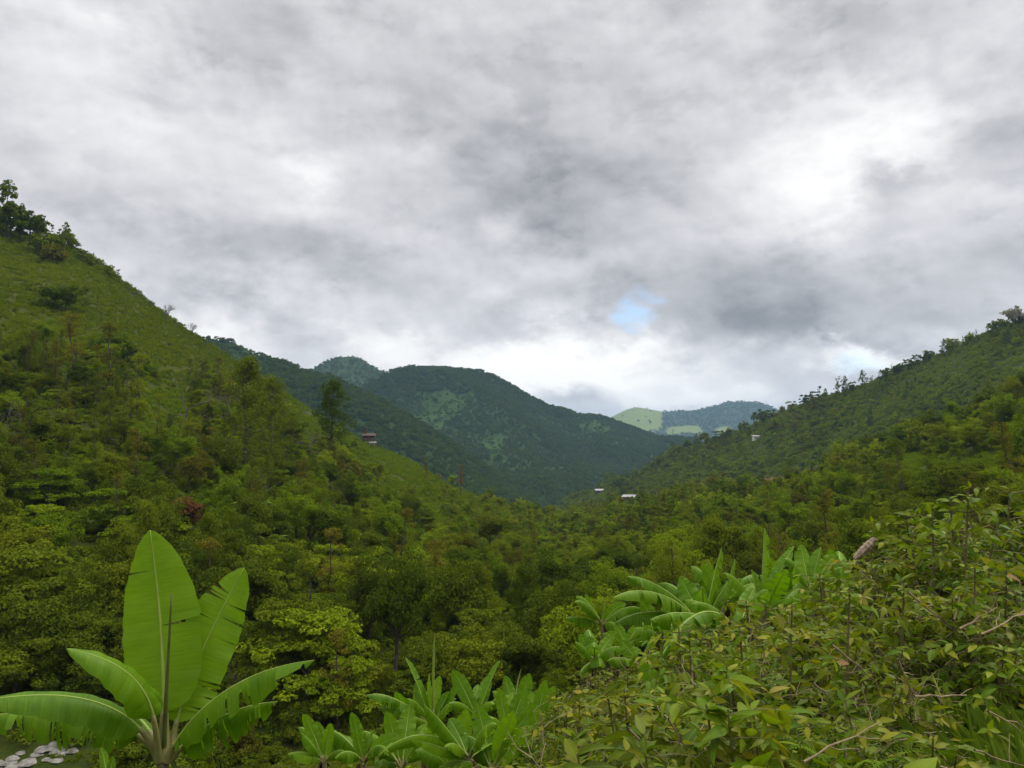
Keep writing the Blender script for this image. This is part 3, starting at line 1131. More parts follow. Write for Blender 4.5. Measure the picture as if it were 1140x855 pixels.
hero('broadleaf_tree', 1130, 366, 24, 'olive green', 'pale grey domed tree on top of the hill', 0)
hero('broadleaf_tree', 12, 266, 46, 'dark green', 'round dark tree between the tall skyline trees', 1)
hero('broadleaf_tree', 33, 271, 34, 'dark green', 'low dark tree at the end of the skyline trees', 0)
hero('tall_tree', -6, 262, 66, 'dark green', 'tall dark tree cut off by the picture edge on the skyline', 1)
hero('tall_tree', 6, 264, 66, 'dark green', 'largest dark tree topping the steep slope', 0)
hero('tall_tree', 22, 268, 44, 'dark green', 'dark bushy tree second along the top of the steep slope', 1)
hero('slender_tree', 38, 272, 38, 'olive green', 'thinner olive tree beside the dark skyline trees', 2)
hero('tall_tree', 72, 284, 38, 'dark green', 'tuft-headed dark tree standing free on the steep skyline', 1)
hero('shrub', 50, 282, 26, 'dark green', 'dark shrub under the skyline trees', 0)
hero('shrub', 60, 292, 24, 'brownish', 'brownish shrub beneath the tuft-headed tree', 1)
hero('tiered_tree', 92, 290, 12, 'olive green', 'small flat-topped tree on the steep skyline', 0)
hero('tiered_tree', 102, 296, 12, 'olive green', 'lower of two small flat-topped skyline trees', 1)
for px_, py_, h_, lb_ in ((166, 344, 15, 'thin bare tree just above the round bare one on the ridgeline'), (143, 326, 12, 'small bare tree among the ridgeline saplings'), (197, 364, 13, 'stunted bare tree between the round and the wispy bare trees'),
                        (228, 388, 14, 'lowest bare tree where the ridgeline meets the mountain'), (110, 300, 13, 'bare tree under the flat-topped skyline trees')):
    hero('bare_tree', px_, py_, h_, 'grey', lb_, 2)
hero('shrub', 118, 306, 13, 'olive green', 'round shrub on the ridgeline', 1)
hero('slender_tree', 132, 316, 18, 'olive green', 'thin young tree on the ridgeline', 1)
hero('shrub', 66, 345, 36, 'dark green', 'dark bush in the middle of the steep meadow', 2)
hero('shrub', 132, 405, 42, 'dark green', 'wide dark thicket at the lower edge of the steep meadow', 0)
hero('slender_tree', 152, 565, 95, 'brownish', 'lanky tree with a pale crooked stem and brown head', 1)
hero('tiered_tree', 55, 570, 50, 'fresh green', 'tiered pale green tree at the edge of the slope', 0)
hero('tiered_tree', 40, 615, 55, 'fresh green', 'lower tiered tree with long pale fringe of leaves', 1)
hero('tiered_tree', 125, 600, 58, 'fresh green', 'tiered bright green tree below the lanky brown-headed tree', 1)
hero('tiered_tree', 148, 620, 48, 'fresh green', 'flat-topped green tree beside the rust-red shrub', 0)
hero('tree_fern', 285, 605, 48, 'fresh green', 'largest tree fern with star of pale fronds on the slope', 0)
hero('tree_fern', 255, 620, 42, 'fresh green', 'tree fern just below the largest one', 1)
hero('tree_fern', 300, 632, 36, 'fresh green', 'low tree fern above the huge banana leaf', 1)
hero('tree_fern', 452, 660, 40, 'fresh green', 'tree fern in the hollow over the lawn', 0)
hero('tree_fern', 478, 650, 34, 'fresh green', 'smaller tree fern beside the one in the hollow', 1)
hero('broadleaf_tree', 545, 622, 50, 'dark green', 'solitary dark round tree in the valley', 0)
hero('tiered_tree', 345, 792, 112, 'fresh green', 'broad spreading pale green tree at the edge of the lawn', 0)
hero('tiered_tree', 395, 785, 70, 'olive green', 'lower spreading tree on the lawn edge', 1)
hero('broadleaf_tree', 50, 775, 120, 'dark green', 'dense dark tree above the pale gravel', 2)
hero('broadleaf_tree', 105, 765, 90, 'olive green', 'olive crowned tree behind the drooping banana leaf', 1)
hero('tiered_tree', 20, 720, 110, 'olive green', 'broad olive crown over the dark bank at the picture edge', 0)
hero('shrub', 268, 838, 34, 'brownish', 'brownish low bush under the ragged banana leaf', 1)
hero('shrub', 300, 850, 26, 'dark green', 'dark low bush at the bottom edge beside the lawn', 0)
hero('shrub', 235, 852, 24, 'dark green', 'dark low bush right under the large banana plant', 2)
hero('broadleaf_tree', 300, 720, 80, 'dark green', 'dark tree above the broad spreading one', 1)
for px, py, h, f_, tn, lb in (
        (882, 459, 13, 'tiered_tree', 'olive green', 'pale umbrella tree on the hill skyline'), (897, 452, 13, 'tiered_tree', 'dark green', 'first dark flat-topped tree above the umbrella tree'),
        (906, 449, 14, 'tiered_tree', 'dark green', 'second dark flat-topped tree above the umbrella tree'), (913, 445, 18, 'slender_tree', 'dark green', 'small single-headed tree on the hill skyline'),
        (934, 440, 22, 'slender_tree', 'dark green', 'twin-topped skyline tree, the thinner trunk'), (941, 439, 21, 'tall_tree', 'dark green', 'twin-topped skyline tree, the thicker trunk'),
        (949, 437, 12, 'tiered_tree', 'dark green', 'tree spreading beside the twin-topped pair'), (961, 432, 21, 'tall_tree', 'dark green', 'dark pointed tree alone on the hill skyline'),
        (990, 421, 12, 'shrub', 'dark green', 'first dark shrub climbing the hill skyline'), (1000, 416, 12, 'shrub', 'dark green', 'second dark shrub climbing the hill skyline'),
        (1012, 411, 12, 'tiered_tree', 'dark green', 'low flat tree on the hill skyline'), (1022, 406, 12, 'tiered_tree', 'dark green', 'next flat tree up the hill skyline'),
        (1035, 400, 11, 'shrub', 'dark green', 'third dark shrub climbing the hill skyline'), (1051, 392, 17, 'tall_tree', 'dark green', 'bushy dark tree near the hilltop'),
        (1061, 386, 14, 'shrub', 'olive green', 'shrub behind the bushy tree near the hilltop'), (1080, 381, 10, 'shrub', 'olive green', 'low shrub near the hilltop'),
        (1106, 372, 14, 'broadleaf_tree', 'dark green', 'tree just below the pale domed tree'), (1116, 366, 12, 'shrub', 'dark green', 'dark bush beside the pale domed tree'),
        (846, 475, 18, 'broadleaf_tree', 'dark green', 'rounded tree at the low end of the hill skyline'), (828, 480, 12, 'broadleaf_tree', 'dark green', 'tree peeking over the low end of the hill'),
        (855, 470, 14, 'tiered_tree', 'dark green', 'spreading tree near the low end of the hill skyline'), (802, 492, 13, 'tiered_tree', 'dark green', 'umbrella-shaped tree in the gap before the far ridge'),
        (812, 489, 12, 'broadleaf_tree', 'dark green', 'tree next to the umbrella shape in the gap'), (785, 497, 18, 'broadleaf_tree', 'dark green', 'tall round tree in the gap before the far ridge'),
        (775, 500, 18, 'tall_tree', 'dark green', 'column of a tree in the gap before the far ridge'), (765, 503, 15, 'broadleaf_tree', 'dark green', 'lowest tree in the gap before the far ridge'),
        (752, 510, 14, 'broadleaf_tree', 'olive green', 'olive tree where the hill dips to the valley'), (735, 520, 12, 'broadleaf_tree', 'dark green', 'dark tree where the hill dips to the valley'),
        (682, 548, 22, 'tall_tree', 'dark green', 'dark tall tree between the two valley houses'), (676, 546, 20, 'tall_tree', 'olive green', 'olive tall tree between the two valley houses'),
        (690, 550, 20, 'broadleaf_tree', 'dark green', 'dark round tree above the white-roofed house'), (727, 557, 12, 'broadleaf_tree', 'dark green', 'dark round tree beside the white-roofed house')):
    hero(f_, px, py, h, tn, lb, int(px) % 2)
rust = len(ITEMS)
hero('shrub', 195, 590, 46, 'brownish', 'rust-red shrub on the slope', 0)
orange = len(ITEMS)
hero('slender_tree', 512, 552, 36, 'brownish', 'tree with orange blossom on the spur below the farmhouse', 0)

HOUSES_AT = [(409, 494), (700, 556), (666, 548), (842, 490)]
ROADS = [[(796, 596), (985, 618), (985, 640), (796, 622)]]
g = np.random.default_rng(11)
heros = [(proj(i['pos']), i) for i in ITEMS]


def zone_ok(p, q, g):
    """how thickly things grow here"""
    if q[0] < -260 or q[0] > 1400 or q[1] < 150 or q[1] > 930:
        return 0
    for hx, hy in HOUSES_AT:
        if abs(q[0] - hx) < 11 and -3 < q[1] - hy < 13:
            return 0
    if any(inpoly(*q, r) for r in ROADS) or any(inpoly(*q, r) for r in EARTH[1:]):
        return 0.03
    if inpoly(*q, FIELDS[0]):
        return 0.30 if fbm(q[0], q[1], 1 / 90, 3) > .05 else 0.12
    for k_, f in enumerate(FIELDS[1:]):
        if inpoly(*q, f):
            return .5 if k_ in (2, 3) else .25 if k_ >= 9 else .2
    return 1.0


for q in sample_sheet('hillside', 15000, g):
    px, py = proj(q)
    if p_ := zone_ok(q, (px, py), g):
        if q[1] < 60 and px > 180:
            continue
        if px < 110 and py > 806:
            continue
        if abs(px - 195) < 26 and -30 < py - 590 < 44:
            continue
        if g.uniform() > p_ or any(abs(px - hq[0]) < 8 and abs(py - hq[1]) < 6 for hq, _ in heros):
            continue
        cp_ = lerp(px, *A_CR)
        if 90 < px < 470 and py - cp_ < 12:
            continue
        low = 90 < px < 470 and py - cp_ < 34
        if low and g.uniform() < .5:
            continue
        big = fbm(q[0], q[1], .018, 3)
        u = g.uniform()
        meadow = p_ < .5 or low
        spur = 395 < px < 680 and py - cp_ < 62
        upper = px < 430 and 395 < py < 570
        if meadow:
            form = 'shrub'
        elif spur:
            form = 'shrub' if u < .72 else 'tiered_tree' if u < .80 else 'broadleaf_tree' if u < .93 else 'slender_tree'
        elif upper:
            form = 'shrub' if u < .54 else 'slender_tree' if u < .76 else 'broadleaf_tree' if u < .88 else 'tall_tree' if u < .925 else 'tiered_tree' if u < .975 else 'bare_tree'
        else:
            form = 'shrub' if u < .56 else 'broadleaf_tree' if u < .76 else 'tiered_tree' if u < .88 else 'slender_tree' if u < .945 else 'tall_tree' if u < .975 else 'bare_tree' if u < .98 else 'tree_fern'
        tn = None
        w = g.uniform() + .55 * big
        if form in ('shrub', 'broadleaf_tree'):
            tn = 'dark green' if w < .36 else 'olive green' if w < .60 else 'fresh green' if w < 1.0 else 'brownish'
        sc = g.uniform(.38, 1.05) * (.45 if meadow else .7 if spur else 1) * (1.15 if q[1] < 110 else .85) * (.62 if form == 'tall_tree' else 1)
        if meadow and inpoly(px, py, FIELDS[0]):
            tn = ('olive green', 'dark green', 'brownish', 'fresh green')[int(u * 4) % 4]
            form = 'shrub' if g.uniform() < .86 else 'slender_tree'
        elif spur or (meadow and form == 'shrub'):
            tn = 'olive green' if w < .45 else 'fresh green' if w < .95 else 'brownish' if w < 1.1 else 'dark green'
        item(form, (q[0], q[1], q[2] - .2), g, tn, sc)
for q in sample_sheet('hill', 26000, g, 1.1):
    px, py = proj(q)
    if p_ := zone_ok(q, (px, py), g):
        if g.uniform() > p_:
            continue
        big = fbm(q[0], q[1], .009, 3)
        if big < -.12 and g.uniform() < .7:
            continue
        u = g.uniform()
        form = 'shrub' if u < .66 or p_ < .5 or (px > 930 and u < .85) else 'broadleaf_tree' if u < .86 else 'tiered_tree' if u < .92 else 'tall_tree' if u < .94 else 'slender_tree'
        w = g.uniform() + .6 * big
        tn = 'dark green' if w < .30 else 'olive green' if w < .66 else 'fresh green' if w < 1.02 else 'brownish'
        if tn not in FORMS[form][3]:
            tn = 'dark green'
        on_crest = q[1] > 0 and form != 'shrub' and u > .6
        item(form, (q[0], q[1], q[2] - .2), g, tn, g.uniform(.5, 1.1) * (1.0 if form == 'shrub' else .72))

# which of them show, and how large: painted front to back into a coarse grid
GW, GH = 285, 214
seen = np.zeros((GH, GW), bool)
for poly in ([(0, 755), (130, 770), (140, 600), (220, 640), (270, 640), (240, 760), (345, 740), (200, 800), (190, 855), (0, 800)],
             [(560, 855), (640, 780), (760, 720), (880, 680), (960, 640), (1010, 600), (1080, 575), (1140, 570), (1140, 855)],
             [(340, 855), (350, 800), (480, 760), (560, 745), (640, 760), (640, 855)], [(690, 720), (690, 640), (960, 600), (960, 720)]):
    xs = [p[0] for p in poly]
    ys = [p[1] for p in poly]
    for j in range(int(min(ys) / 4), min(GH, int(max(ys) / 4) + 1)):
        for i in range(int(min(xs) / 4), min(GW, int(max(xs) / 4) + 1)):
            if inpoly(i * 4 + 2, j * 4 + 2, poly):
                seen[j, i] = True
for it in ITEMS:
    fm = FORMS[it['form']]
    h, r = fm[1] * it['sc'] * it['zs'], fm[2] * it['sc']
    top = (it['pos'][0], it['pos'][1], it['pos'][2] + h)
    a_, b_ = proj(it['pos']), proj(top)
    s_ = F / it['pos'][1]
    it['box'] = (a_[0] - r * s_, b_[1], a_[0] + r * s_, a_[1])
    it['mid'] = (a_[0], (a_[1] + b_[1]) / 2)
    it['area'] = 0
for it in sorted(ITEMS, key=lambda d: d['pos'][1]):
    x0, y0, x1, y1 = it['box']
    if x1 < 0 or x0 > 1140 or y1 < 0 or y0 > 855:
        continue
    tp = Vector(it['pos']) + Vector((0, 0, FORMS[it['form']][1] * it['sc'] * .8))
    d = tp.length
    if any(BVH[n].ray_cast(Vector((0, 0, 0)), tp.normalized(), d - 3)[0] is not None for n in ('ground', 'hillside', 'hill')):
        continue
    if it['form'] in ('broadleaf_tree', 'slender_tree'):
        y1 = y0 + (y1 - y0) * .72
    i0, i1 = max(0, int(x0 / 4)), min(GW, int(math.ceil(x1 / 4)))
    j0, j1 = max(0, int(y0 / 4)), min(GH, int(math.ceil(y1 / 4)))
    sub = seen[j0:j1, i0:i1]
    if sub.size == 0:
        continue
    it['area'] = int((~sub).sum()) * 16 * .75
    it['frac'] = float((~sub).mean())
    sub[:] = True
CAP = {'shrub': 270, 'broadleaf_tree': 150, 'tiered_tree': 100, 'slender_tree': 40, 'tall_tree': 12, 'tree_fern': 30, 'bare_tree': 22}
pick = []
for fm, cap in CAP.items():
    c_ = sorted([i for i in ITEMS if i['form'] == fm and i['area'] > 40 and i.get('frac', 0) > .22 and not i['hero']], key=lambda i: -i['area'])
    pick += [i for i in ITEMS if i['form'] == fm and i['hero']] + c_[:cap]
chosen = {id(i) for i in pick}
FORM_WORD = {'shrub': 'shrub', 'broadleaf_tree': 'round-crowned tree', 'tiered_tree': 'flat-tiered tree', 'slender_tree': 'slender open tree', 'tall_tree': 'tall ragged tree',
             'tree_fern': 'tree fern', 'bare_tree': 'bare tree'}
CATS = {'shrub': 'shrub', 'tree_fern': 'tree fern'}
used = {}
for it in pick:
    if it['hero']:
        it['label'] = it['hero']
        continue
    mx, my = it['mid']
    best = min(LAND, key=lambda L: math.hypot(L[0] - mx, L[1] - my))
    dx, dy = mx - best[0], my - best[1]
    rel = ('above' if dy < 0 else 'below') if abs(dy) > abs(dx) * .7 else 'beside'
    if math.hypot(dx, dy) > 45:
        rel = {'above': 'well above', 'below': 'well below', 'beside': 'away from'}[rel]
    it['base'] = (it['tint'], FORM_WORD[it['form']], rel, best[2])
    used.setdefault(it['base'], []).append(it)
RANK = ['', 'largest', 'second largest', 'third largest', 'fourth largest', 'fifth largest', 'sixth largest']
for b_, lst in used.items():
    lst.sort(key=lambda i: -i['area'])
    for k, it in enumerate(lst):
        tn, fw, rel, lm = b_
        if tn == 'grey':
            tn = 'grey'
        if len(lst) == 1:
            it['label'] = f'{tn} {fw} {rel} the {lm}'
        elif len(lst) == 2:
            it['label'] = f'{("larger", "smaller")[k]} {tn} {fw} {rel} the {lm}'
        else:
            it['label'] = f'{(RANK[k + 1] if k < 6 else "minor")} {tn} {fw} {rel} the {lm}'

for it in pick:
    lod = 0 if it['pos'][1] < 230 else 1
    key = (it['form'], it['v'], it['tint'], lod)
    if key not in PROTO:
        key = key[:3] + (0,)
    cm, wm = PROTO[key]
    if it['hero'] == 'rust-red shrub on the slope':
        cm = cm.copy()
        cm.materials[0] = m_rust
    if it['hero'] == 'pale grey domed tree on top of the hill':
        cm = cm.copy()
        cm.materials[0] = m_paleleaf
    if it['hero'] and 'orange blossom' in it['hero']:
        cm = cm.copy()
        cm.materials[0] = m_orange
    e = empty(it['form'], it['pos'], it['rot'], it['sc'])
    e.scale.z *= it['zs']
    if it['hero'] == 'rust-red shrub on the slope':
        e.scale.x *= 1.7
        e.scale.y *= 1.5
        e.scale.z *= .95
    e.rotation_euler[0] = it['tilt']
    tag(e, it['label'], CATS.get(it['form'], 'tree'), {'shrub': 'shrubs on the valley slopes', 'tree_fern': 'tree ferns on the slopes'}.get(it['form'], 'trees on the valley slopes'))
    for nm, m in (('crown', cm), ('trunk', wm)):
        if m is not None:
            c = bpy.data.objects.new('stems' if nm == 'trunk' and it['form'] == 'shrub' else nm, m)
            COL.objects.link(c)
            c.parent = e
rest = []
for it in ITEMS:
    if id(it) in chosen:
        continue
    lod = 0 if it['pos'][1] < 190 else 1
    key = (it['form'], it['v'], it['tint'], lod)
    if key not in PROTO:
        key = key[:3] + (0,)
    rest.append((source(key), it['pos'], it['rot'], it['tilt'], it['sc'], it['zs']))
scatter_mass('woodland', rest)

# low leafy cover and grass on the slopes: uncountable
def f_tuft(g, n, h, spread, w):
    c = MB()
    a = g.uniform(0, 6.28, n)
    q = spread * np.sqrt(g.uniform(0, 1, n))
    base = np.stack([q * np.cos(a), q * np.sin(a), np.full(n, -.05)], 1)
    ln = h * g.uniform(.5, 1.1, n)
    b = g.uniform(0, 6.28, n)
    out = np.stack([np.cos(b), np.sin(b), np.zeros(n)], 1)
    sd = np.stack([-np.sin(b), np.cos(b), np.zeros(n)], 1) * (w * .5)
    lean = g.uniform(.1, .6, n)[:, None]
    mid = base + out * lean * ln[:, None] * .3 + np.array([0, 0, 1]) * ln[:, None] * .6
    tip = base + out * lean * ln[:, None] * 1.1 + np.array([0, 0, 1]) * ln[:, None] * (1.0 - .35 * lean)
    v = np.stack([base - sd, base + sd, mid + sd * .8, tip, mid - sd * .8], 1).reshape(-1, 3)
    f = np.arange(5 * n).reshape(-1, 5)
    c.add(v, [f], 0, np.repeat(g.uniform(0, 1, n), 5))
    return c


m_grass = leaf_mat('grass_blades', [(0, (.095, .150, .005)), (.45, (.165, .220, .007)), (.8, (.23, .265, .010)), (1, (.30, .27, .025))], transl=.3)
m_herb = leaf_mat('herb_leaves', [(0, (.054, .096, .005)), (.45, (.12, .175, .007)), (.8, (.18, .215, .009)), (1, (.23, .20, .016))], transl=.3)


def src_obj(mb, mat):
    return bpy.data.objects.new('cover_source', mb.mesh('cover_source', [mat]))


tufts = [src_obj(f_tuft(np.random.default_rng(300 + k), 46, .85, .6, .07), m_grass) for k in range(2)]
m_lush = leaf_mat('lush_grass', [(0, (.10, .175, .004)), (.5, (.18, .26, .006)), (1, (.26, .30, .012))], transl=.3)
tufts += [src_obj(f_tuft(np.random.default_rng(300 + k), 46, .85, .6, .07), m_lush) for k in range(2)]
BARE_ = EARTH[1:] + ROADS
herbs = []
for k in range(3):
    g_ = np.random.default_rng(320 + k)
    c = MB()
    cen = blob_centres(g_, 12, .8, .8, .45, .2, .4, .3, -.1)
    clump_leaves(c, cen, g_.uniform(.2, .4, len(cen)), 14, .24, g_, up=.9)
    herbs.append(src_obj(c, m_herb))
g = np.random.default_rng(21)
lo = []
hb = []
for q in sample_sheet('hillside', 52000, g, 1.02):
    px, py = proj(q)
    if not (-60 < px < 1200 and 200 < py < 900) or q[1] < 53:
        continue
    if any(inpoly(px, py, f) for f in BARE_) and g.uniform() < .88:
        continue
    lush = any(inpoly(px, py, f) for f in FIELDS[1:9] + FIELDS[10:]) and not (565 < px < 680 and g.uniform() < .7)
    meadow = lush or inpoly(px, py, FIELDS[0])
    if px < 84 and py > 826:
        continue
    s = g.uniform(.45, 1.1)
    if meadow or g.uniform() < .2:
        lo.append((tufts[int(g.integers(2)) + (2 if lush else 0)], (q[0], q[1], q[2] - .05), g.uniform(0, 6.28), 0., s * 1.25))
    else:
        hb.append((herbs[int(g.integers(3))], (q[0], q[1], q[2] - .1), g.uniform(0, 6.28), 0., s * 1.4))
for q in sample_sheet('hill', 34000, g, 1.04):
    px, py = proj(q)
    if 400 < px < 1200 and 300 < py < 650:
        if any(inpoly(px, py, f) for f in BARE_) and g.uniform() < .88:
            continue
        if g.uniform() < .5 or fbm(q[0], q[1], .009, 3) < -.1:
            lo.append((tufts[int(g.integers(2)) + (2 if g.uniform() < .35 else 0)], (q[0], q[1], q[2] - .05), g.uniform(0, 6.28), 0., g.uniform(1.2, 2.6)))
        else:
            hb.append((herbs[int(g.integers(3))], (q[0], q[1], q[2] - .1), g.uniform(0, 6.28), 0., g.uniform(1.2, 3.0)))
for _ in range(2600):       # the lawn by the foot of the bank
    x, y = g.uniform(-32, 14), g.uniform(34, 62)
    lo.append((tufts[int(g.integers(2))], (x, y, ground_z(x, y) - .03), g.uniform(0, 6.28), 0., g.uniform(.2, .45)))
for _ in range(2200):
    y = 8 + 46 * g.uniform() ** .8
    x = g.uniform(-.62, .66) * (y + 3)
    if y > 40 and -26 < x < 8:
        continue
    hb.append((herbs[int(g.integers(3))], (x, y, ground_z(x, y) - .08), g.uniform(0, 6.28), 0., g.uniform(.5, 1.2)))
scatter_mass('grass', lo)
scatter_mass('undergrowth', hb)

# forest on the mountains further off
def far_crown(seed, mat):
    g_ = np.random.default_rng(seed)
    c = MB()
    cen = blob_centres(g_, 14, 3.4, 3.4, 2.8, 4.0, .4, .5, -.5)
    clump_leaves(c, cen, g_.uniform(1.0, 1.7, len(cen)), 12, 1.7, g_)
    c.tube([(0, 0, -2), (0, 0, 4)], [.3, .2], 4)
    return bpy.data.objects.new('forest_source', c.mesh('forest_source', [mat]))


far_src = [far_crown(400 + k, m) for k, m in enumerate((m_farcrown, m_farcrown, m_farcrown, m_farcrown, LM_['dark green']))]
g = np.random.default_rng(31)
fo = []
Pm = {}


def forest(key, n, smin, smax, fields=(), skip=.72, um=1.05):
    for q in sample_sheet(key, n, g, um):
        px, py = proj(q)
        if not (-40 < px < 1180):
            continue
        if any(inpoly(px, py, f) for f in fields) and g.uniform() < skip:
            continue
        big = fbm(q[0], q[1], .0055, 3)
        k = int(g.integers(3)) if big > -.1 or g.uniform() < .5 else int(g.integers(5))
        fo.append((far_src[k], (q[0], q[1], q[2] - .5), g.uniform(0, 6.28), 0., g.uniform(smin, smax) * (.8 if big < -.12 else 1.15 if big > .2 else 1)))


forest('shoulder', 14000, .5, 1.0)
forest('knob', 11000, .6, 1.1)
forest('dome', 42000, .45, 1.0, MF)
forest('ridge', 15000, .9, 2.0, EF, .97)
scatter_mass('forest', fo)

# ------------------------------------------------------------------ road, gravel, houses, mast
def flat_mat(name, c1, c2, scale=3.0, rough=0.85, spec=0.2):
    t = NT(name)
    tc_ = t.n('ShaderNodeTexCoord')
    return t.bsdf(t.ramp(t.noise(tc_.outputs['Object'], scale, 5, .65), [(.3, c1), (.7, c2)]), rough, spec)


m_road = flat_mat('dirt_track', (.15, .115, .06), (.26, .20, .12), .8)
m_gravel = flat_mat('pale_gravel', (.09, .085, .07), (.30, .285, .25), 2.2)
m_white = flat_mat('white_plaster', (.52, .50, .46), (.78, .76, .72), 2)
m_brick = flat_mat('brick_wall', (.06, .04, .03), (.13, .085, .06), 3)
m_zinc = flat_mat('zinc_roof', (.20, .195, .19), (.40, .385, .36), 1.5, .5, .5)
m_rustroof = flat_mat('rusted_roof', (.055, .04, .034), (.11, .075, .06), 2)
m_wood = flat_mat('weathered_wood', (.06, .045, .035), (.14, .11, .08), 4)
m_dark = flat_mat('dark_opening', (.012, .012, .012), (.03, .03, .03), 4)


def ribbon(name, pts, wid, mat, lift=.25):
    mb = MB()
    P_ = np.array(pts)
    tn = nrm(np.gradient(P_, axis=0) * [1, 1, 0])
    sd = np.stack([-tn[:, 1], tn[:, 0], 0 * tn[:, 0]], 1)
    n = len(P_)
    v = np.stack([P_ - sd * wid / 2 - [0, 0, .6], P_ - sd * wid / 2 + [0, 0, lift], P_ + sd * wid / 2 + [0, 0, lift], P_ + sd * wid / 2 - [0, 0, .6]], 1).reshape(-1, 3)
    mb.add(v, [grid_faces(n, 4)])
    return tag(mb.obj(name, mat), kind='structure')


rp = [hit(px, py) for px, py in zip(np.linspace(800, 984, 30), np.interp(np.linspace(800, 984, 30), [800, 830, 880, 984], [600, 604, 611, 624]))]
ribbon('dirt_road', [tuple(p) for p in rp if p], 3.2, m_road, .3)
gp = [hit(px, py) for px, py in ((-30, 866), (0, 856), (22, 850), (42, 844), (60, 836), (74, 829))]
mbg = MB()
gmb = MB()
gc = [p for p in (hit(px, py) for px, py in ((-20, 862), (6, 855), (28, 848), (50, 842), (66, 835))) if p]
g = np.random.default_rng(3)
for p in gc:
    for _ in range(7):
        q = np.array(p) + g.normal(0, .55, 3) * [1, 1, 0]
        q[2] = ground_z(q[0], q[1]) + .02
        r_ = g.uniform(.25, .75)
        th = np.linspace(0, 6.283, 7)[:-1]
        rim = np.stack([q[0] + r_ * np.cos(th) * g.uniform(.7, 1.2, 6), q[1] + r_ * np.sin(th) * g.uniform(.7, 1.2, 6), np.full(6, q[2] - .06)], 1)
        top = rim * .55 + q * .45 + [0, 0, r_ * .22]
        i6 = np.arange(6)
        gmb.add(np.vstack([rim, top]), [np.stack([i6, (i6 + 1) % 6, (i6 + 1) % 6 + 6, i6 + 6], 1), np.array([[6, 7, 8, 9, 10, 11]])])
tag(gmb.obj('gravel', m_gravel), kind='stuff')


def house(name, px, py, w, d, h, wall, roof, label, rz=.3, stilts=0.0, gable=True, chimney=False):
    p = hit(px, py)
    e = empty(name, p, rz)
    tag(e, label, 'house', None)
    z0 = stilts - .6
    b = MB()
    b.box((0, 0, (z0 + stilts + h) / 2), (w, d, stilts + h - z0 if not stilts else h))
    if stilts:
        b = MB()
        b.box((0, 0, stilts + h / 2), (w, d, h))
        for sx in (-1, 1):
            for sy in (-1, 1):
                s = MB()
                s.tube([(sx * w * .45, sy * d * .45, -1.2), (sx * w * .45, sy * d * .45, stilts + .05)], .12, 6)
                s.obj('stilt', m_wood, e)
    b.obj('wall', wall, e)
    r = MB()
    zt = stilts + h + .02
    o = .6
    rise = .24 * d
    W2, D2 = w / 2 + o, d / 2 + o
    if gable:
        v = [(-W2, -D2, zt - .1), (W2, -D2, zt - .1), (W2, 0, zt + rise), (-W2, 0, zt + rise), (-W2, D2, zt - .1), (W2, D2, zt - .1)]
        v = v + [(x, y, z + .14) for x, y, z in v]
        r.add(v, [np.array([[0, 3, 2, 1], [3, 4, 5, 2], [6, 7, 8, 9], [9, 8, 11, 10], [0, 1, 7, 6], [4, 10, 11, 5], [1, 2, 8, 7], [2, 5, 11, 8], [0, 6, 9, 3], [3, 9, 10, 4]])])
        gb = MB()
        for sx in (-1, 1):
            gb.add([(sx * w / 2, -d / 2, zt - .03), (sx * w / 2, d / 2, zt - .03), (sx * w / 2, 0, zt + rise * .9)], [np.array([[0, 1, 2]])])
        gb.obj('gable', wall, e)
    else:
        v = [(-W2, -D2, zt), (W2, -D2, zt), (W2, D2, zt + rise), (-W2, D2, zt + rise)]
        v = v + [(x, y, z + .14) for x, y, z in v]
        r.add(v, [np.array([[0, 3, 2, 1], [4, 5, 6, 7], [0, 1, 5, 4], [1, 2, 6, 5], [2, 3, 7, 6], [3, 0, 4, 7]])])
    ro = r.obj('roof', roof, e)
    if chimney:
        c = MB()
        c.box((-w * .3, 0, zt + rise + .6), (.9, .9, 2.2))
        c.obj('chimney', m_brick, ro)
    for k in (-.3, .3):
        q = MB()
        q.box((k * w, -d / 2 - .03, stilts + h * .58), (w * .15, .1, h * .32))
        f = q.obj('window', m_dark, e)
        fr = MB()
        fr.box((k * w, -d / 2 - .05, stilts + h * .40), (w * .18, .16, .1))
        fr.obj('sill', m_white, f)
    q = MB()
    q.box((0, -d / 2 - .04, stilts + h * .37), (w * .14, .1, h * .72))
    q.obj('door', m_wood, e)


house('farmhouse', 410, 494, 3.8, 3.4, 1.8, m_brick, m_rustroof, 'small brown farmhouse on stilts with dark roof on the spur', .25, 1.0, True, True)
house('shed', 413, 496, 2.6, 1.4, .9, m_white, m_zinc, 'low pale-roofed shed against the brown farmhouse', .25, 0, False)
house('white_roofed_house', 700, 557, 9.0, 6.0, 2.6, m_brick, m_zinc, 'house with bright white metal roof in the valley', -.35, 0, False)
house('valley_house', 667, 549, 8.0, 5.5, 2.6, m_brick, m_zinc, 'pink-walled house half hidden among the valley trees', .2, 0, True)
house('hill_house', 842, 490, 5.0, 4.0, 2.8, m_white, m_zinc, 'tiny white house alone on the wooded hill', .1, 0, False)

mp = hit(853.5, 447, ('ridge',))
e = tag(empty('radio_mast', mp), 'thin radio mast on top of the far blue ridge', 'mast')
for k in range(3):
    q = MB()
    a = k * 2.094
    q.tube([(2.2 * math.cos(a), 2.2 * math.sin(a), -4), (.3 * math.cos(a), .3 * math.sin(a), 40)], .32, 4)
    q.obj('leg', m_zinc, e)
q = MB()
for k in range(9):
    z, rr = 2 + k * 4, 2.2 - 1.9 * (6 + k * 4) / 44
    ring = [(rr * math.cos(a), rr * math.sin(a), z + (a / 6.28) * 3) for a in np.linspace(0, 6.283, 7)]
    q.tube(ring, .18, 3)
q.obj('bracing', m_zinc, e)


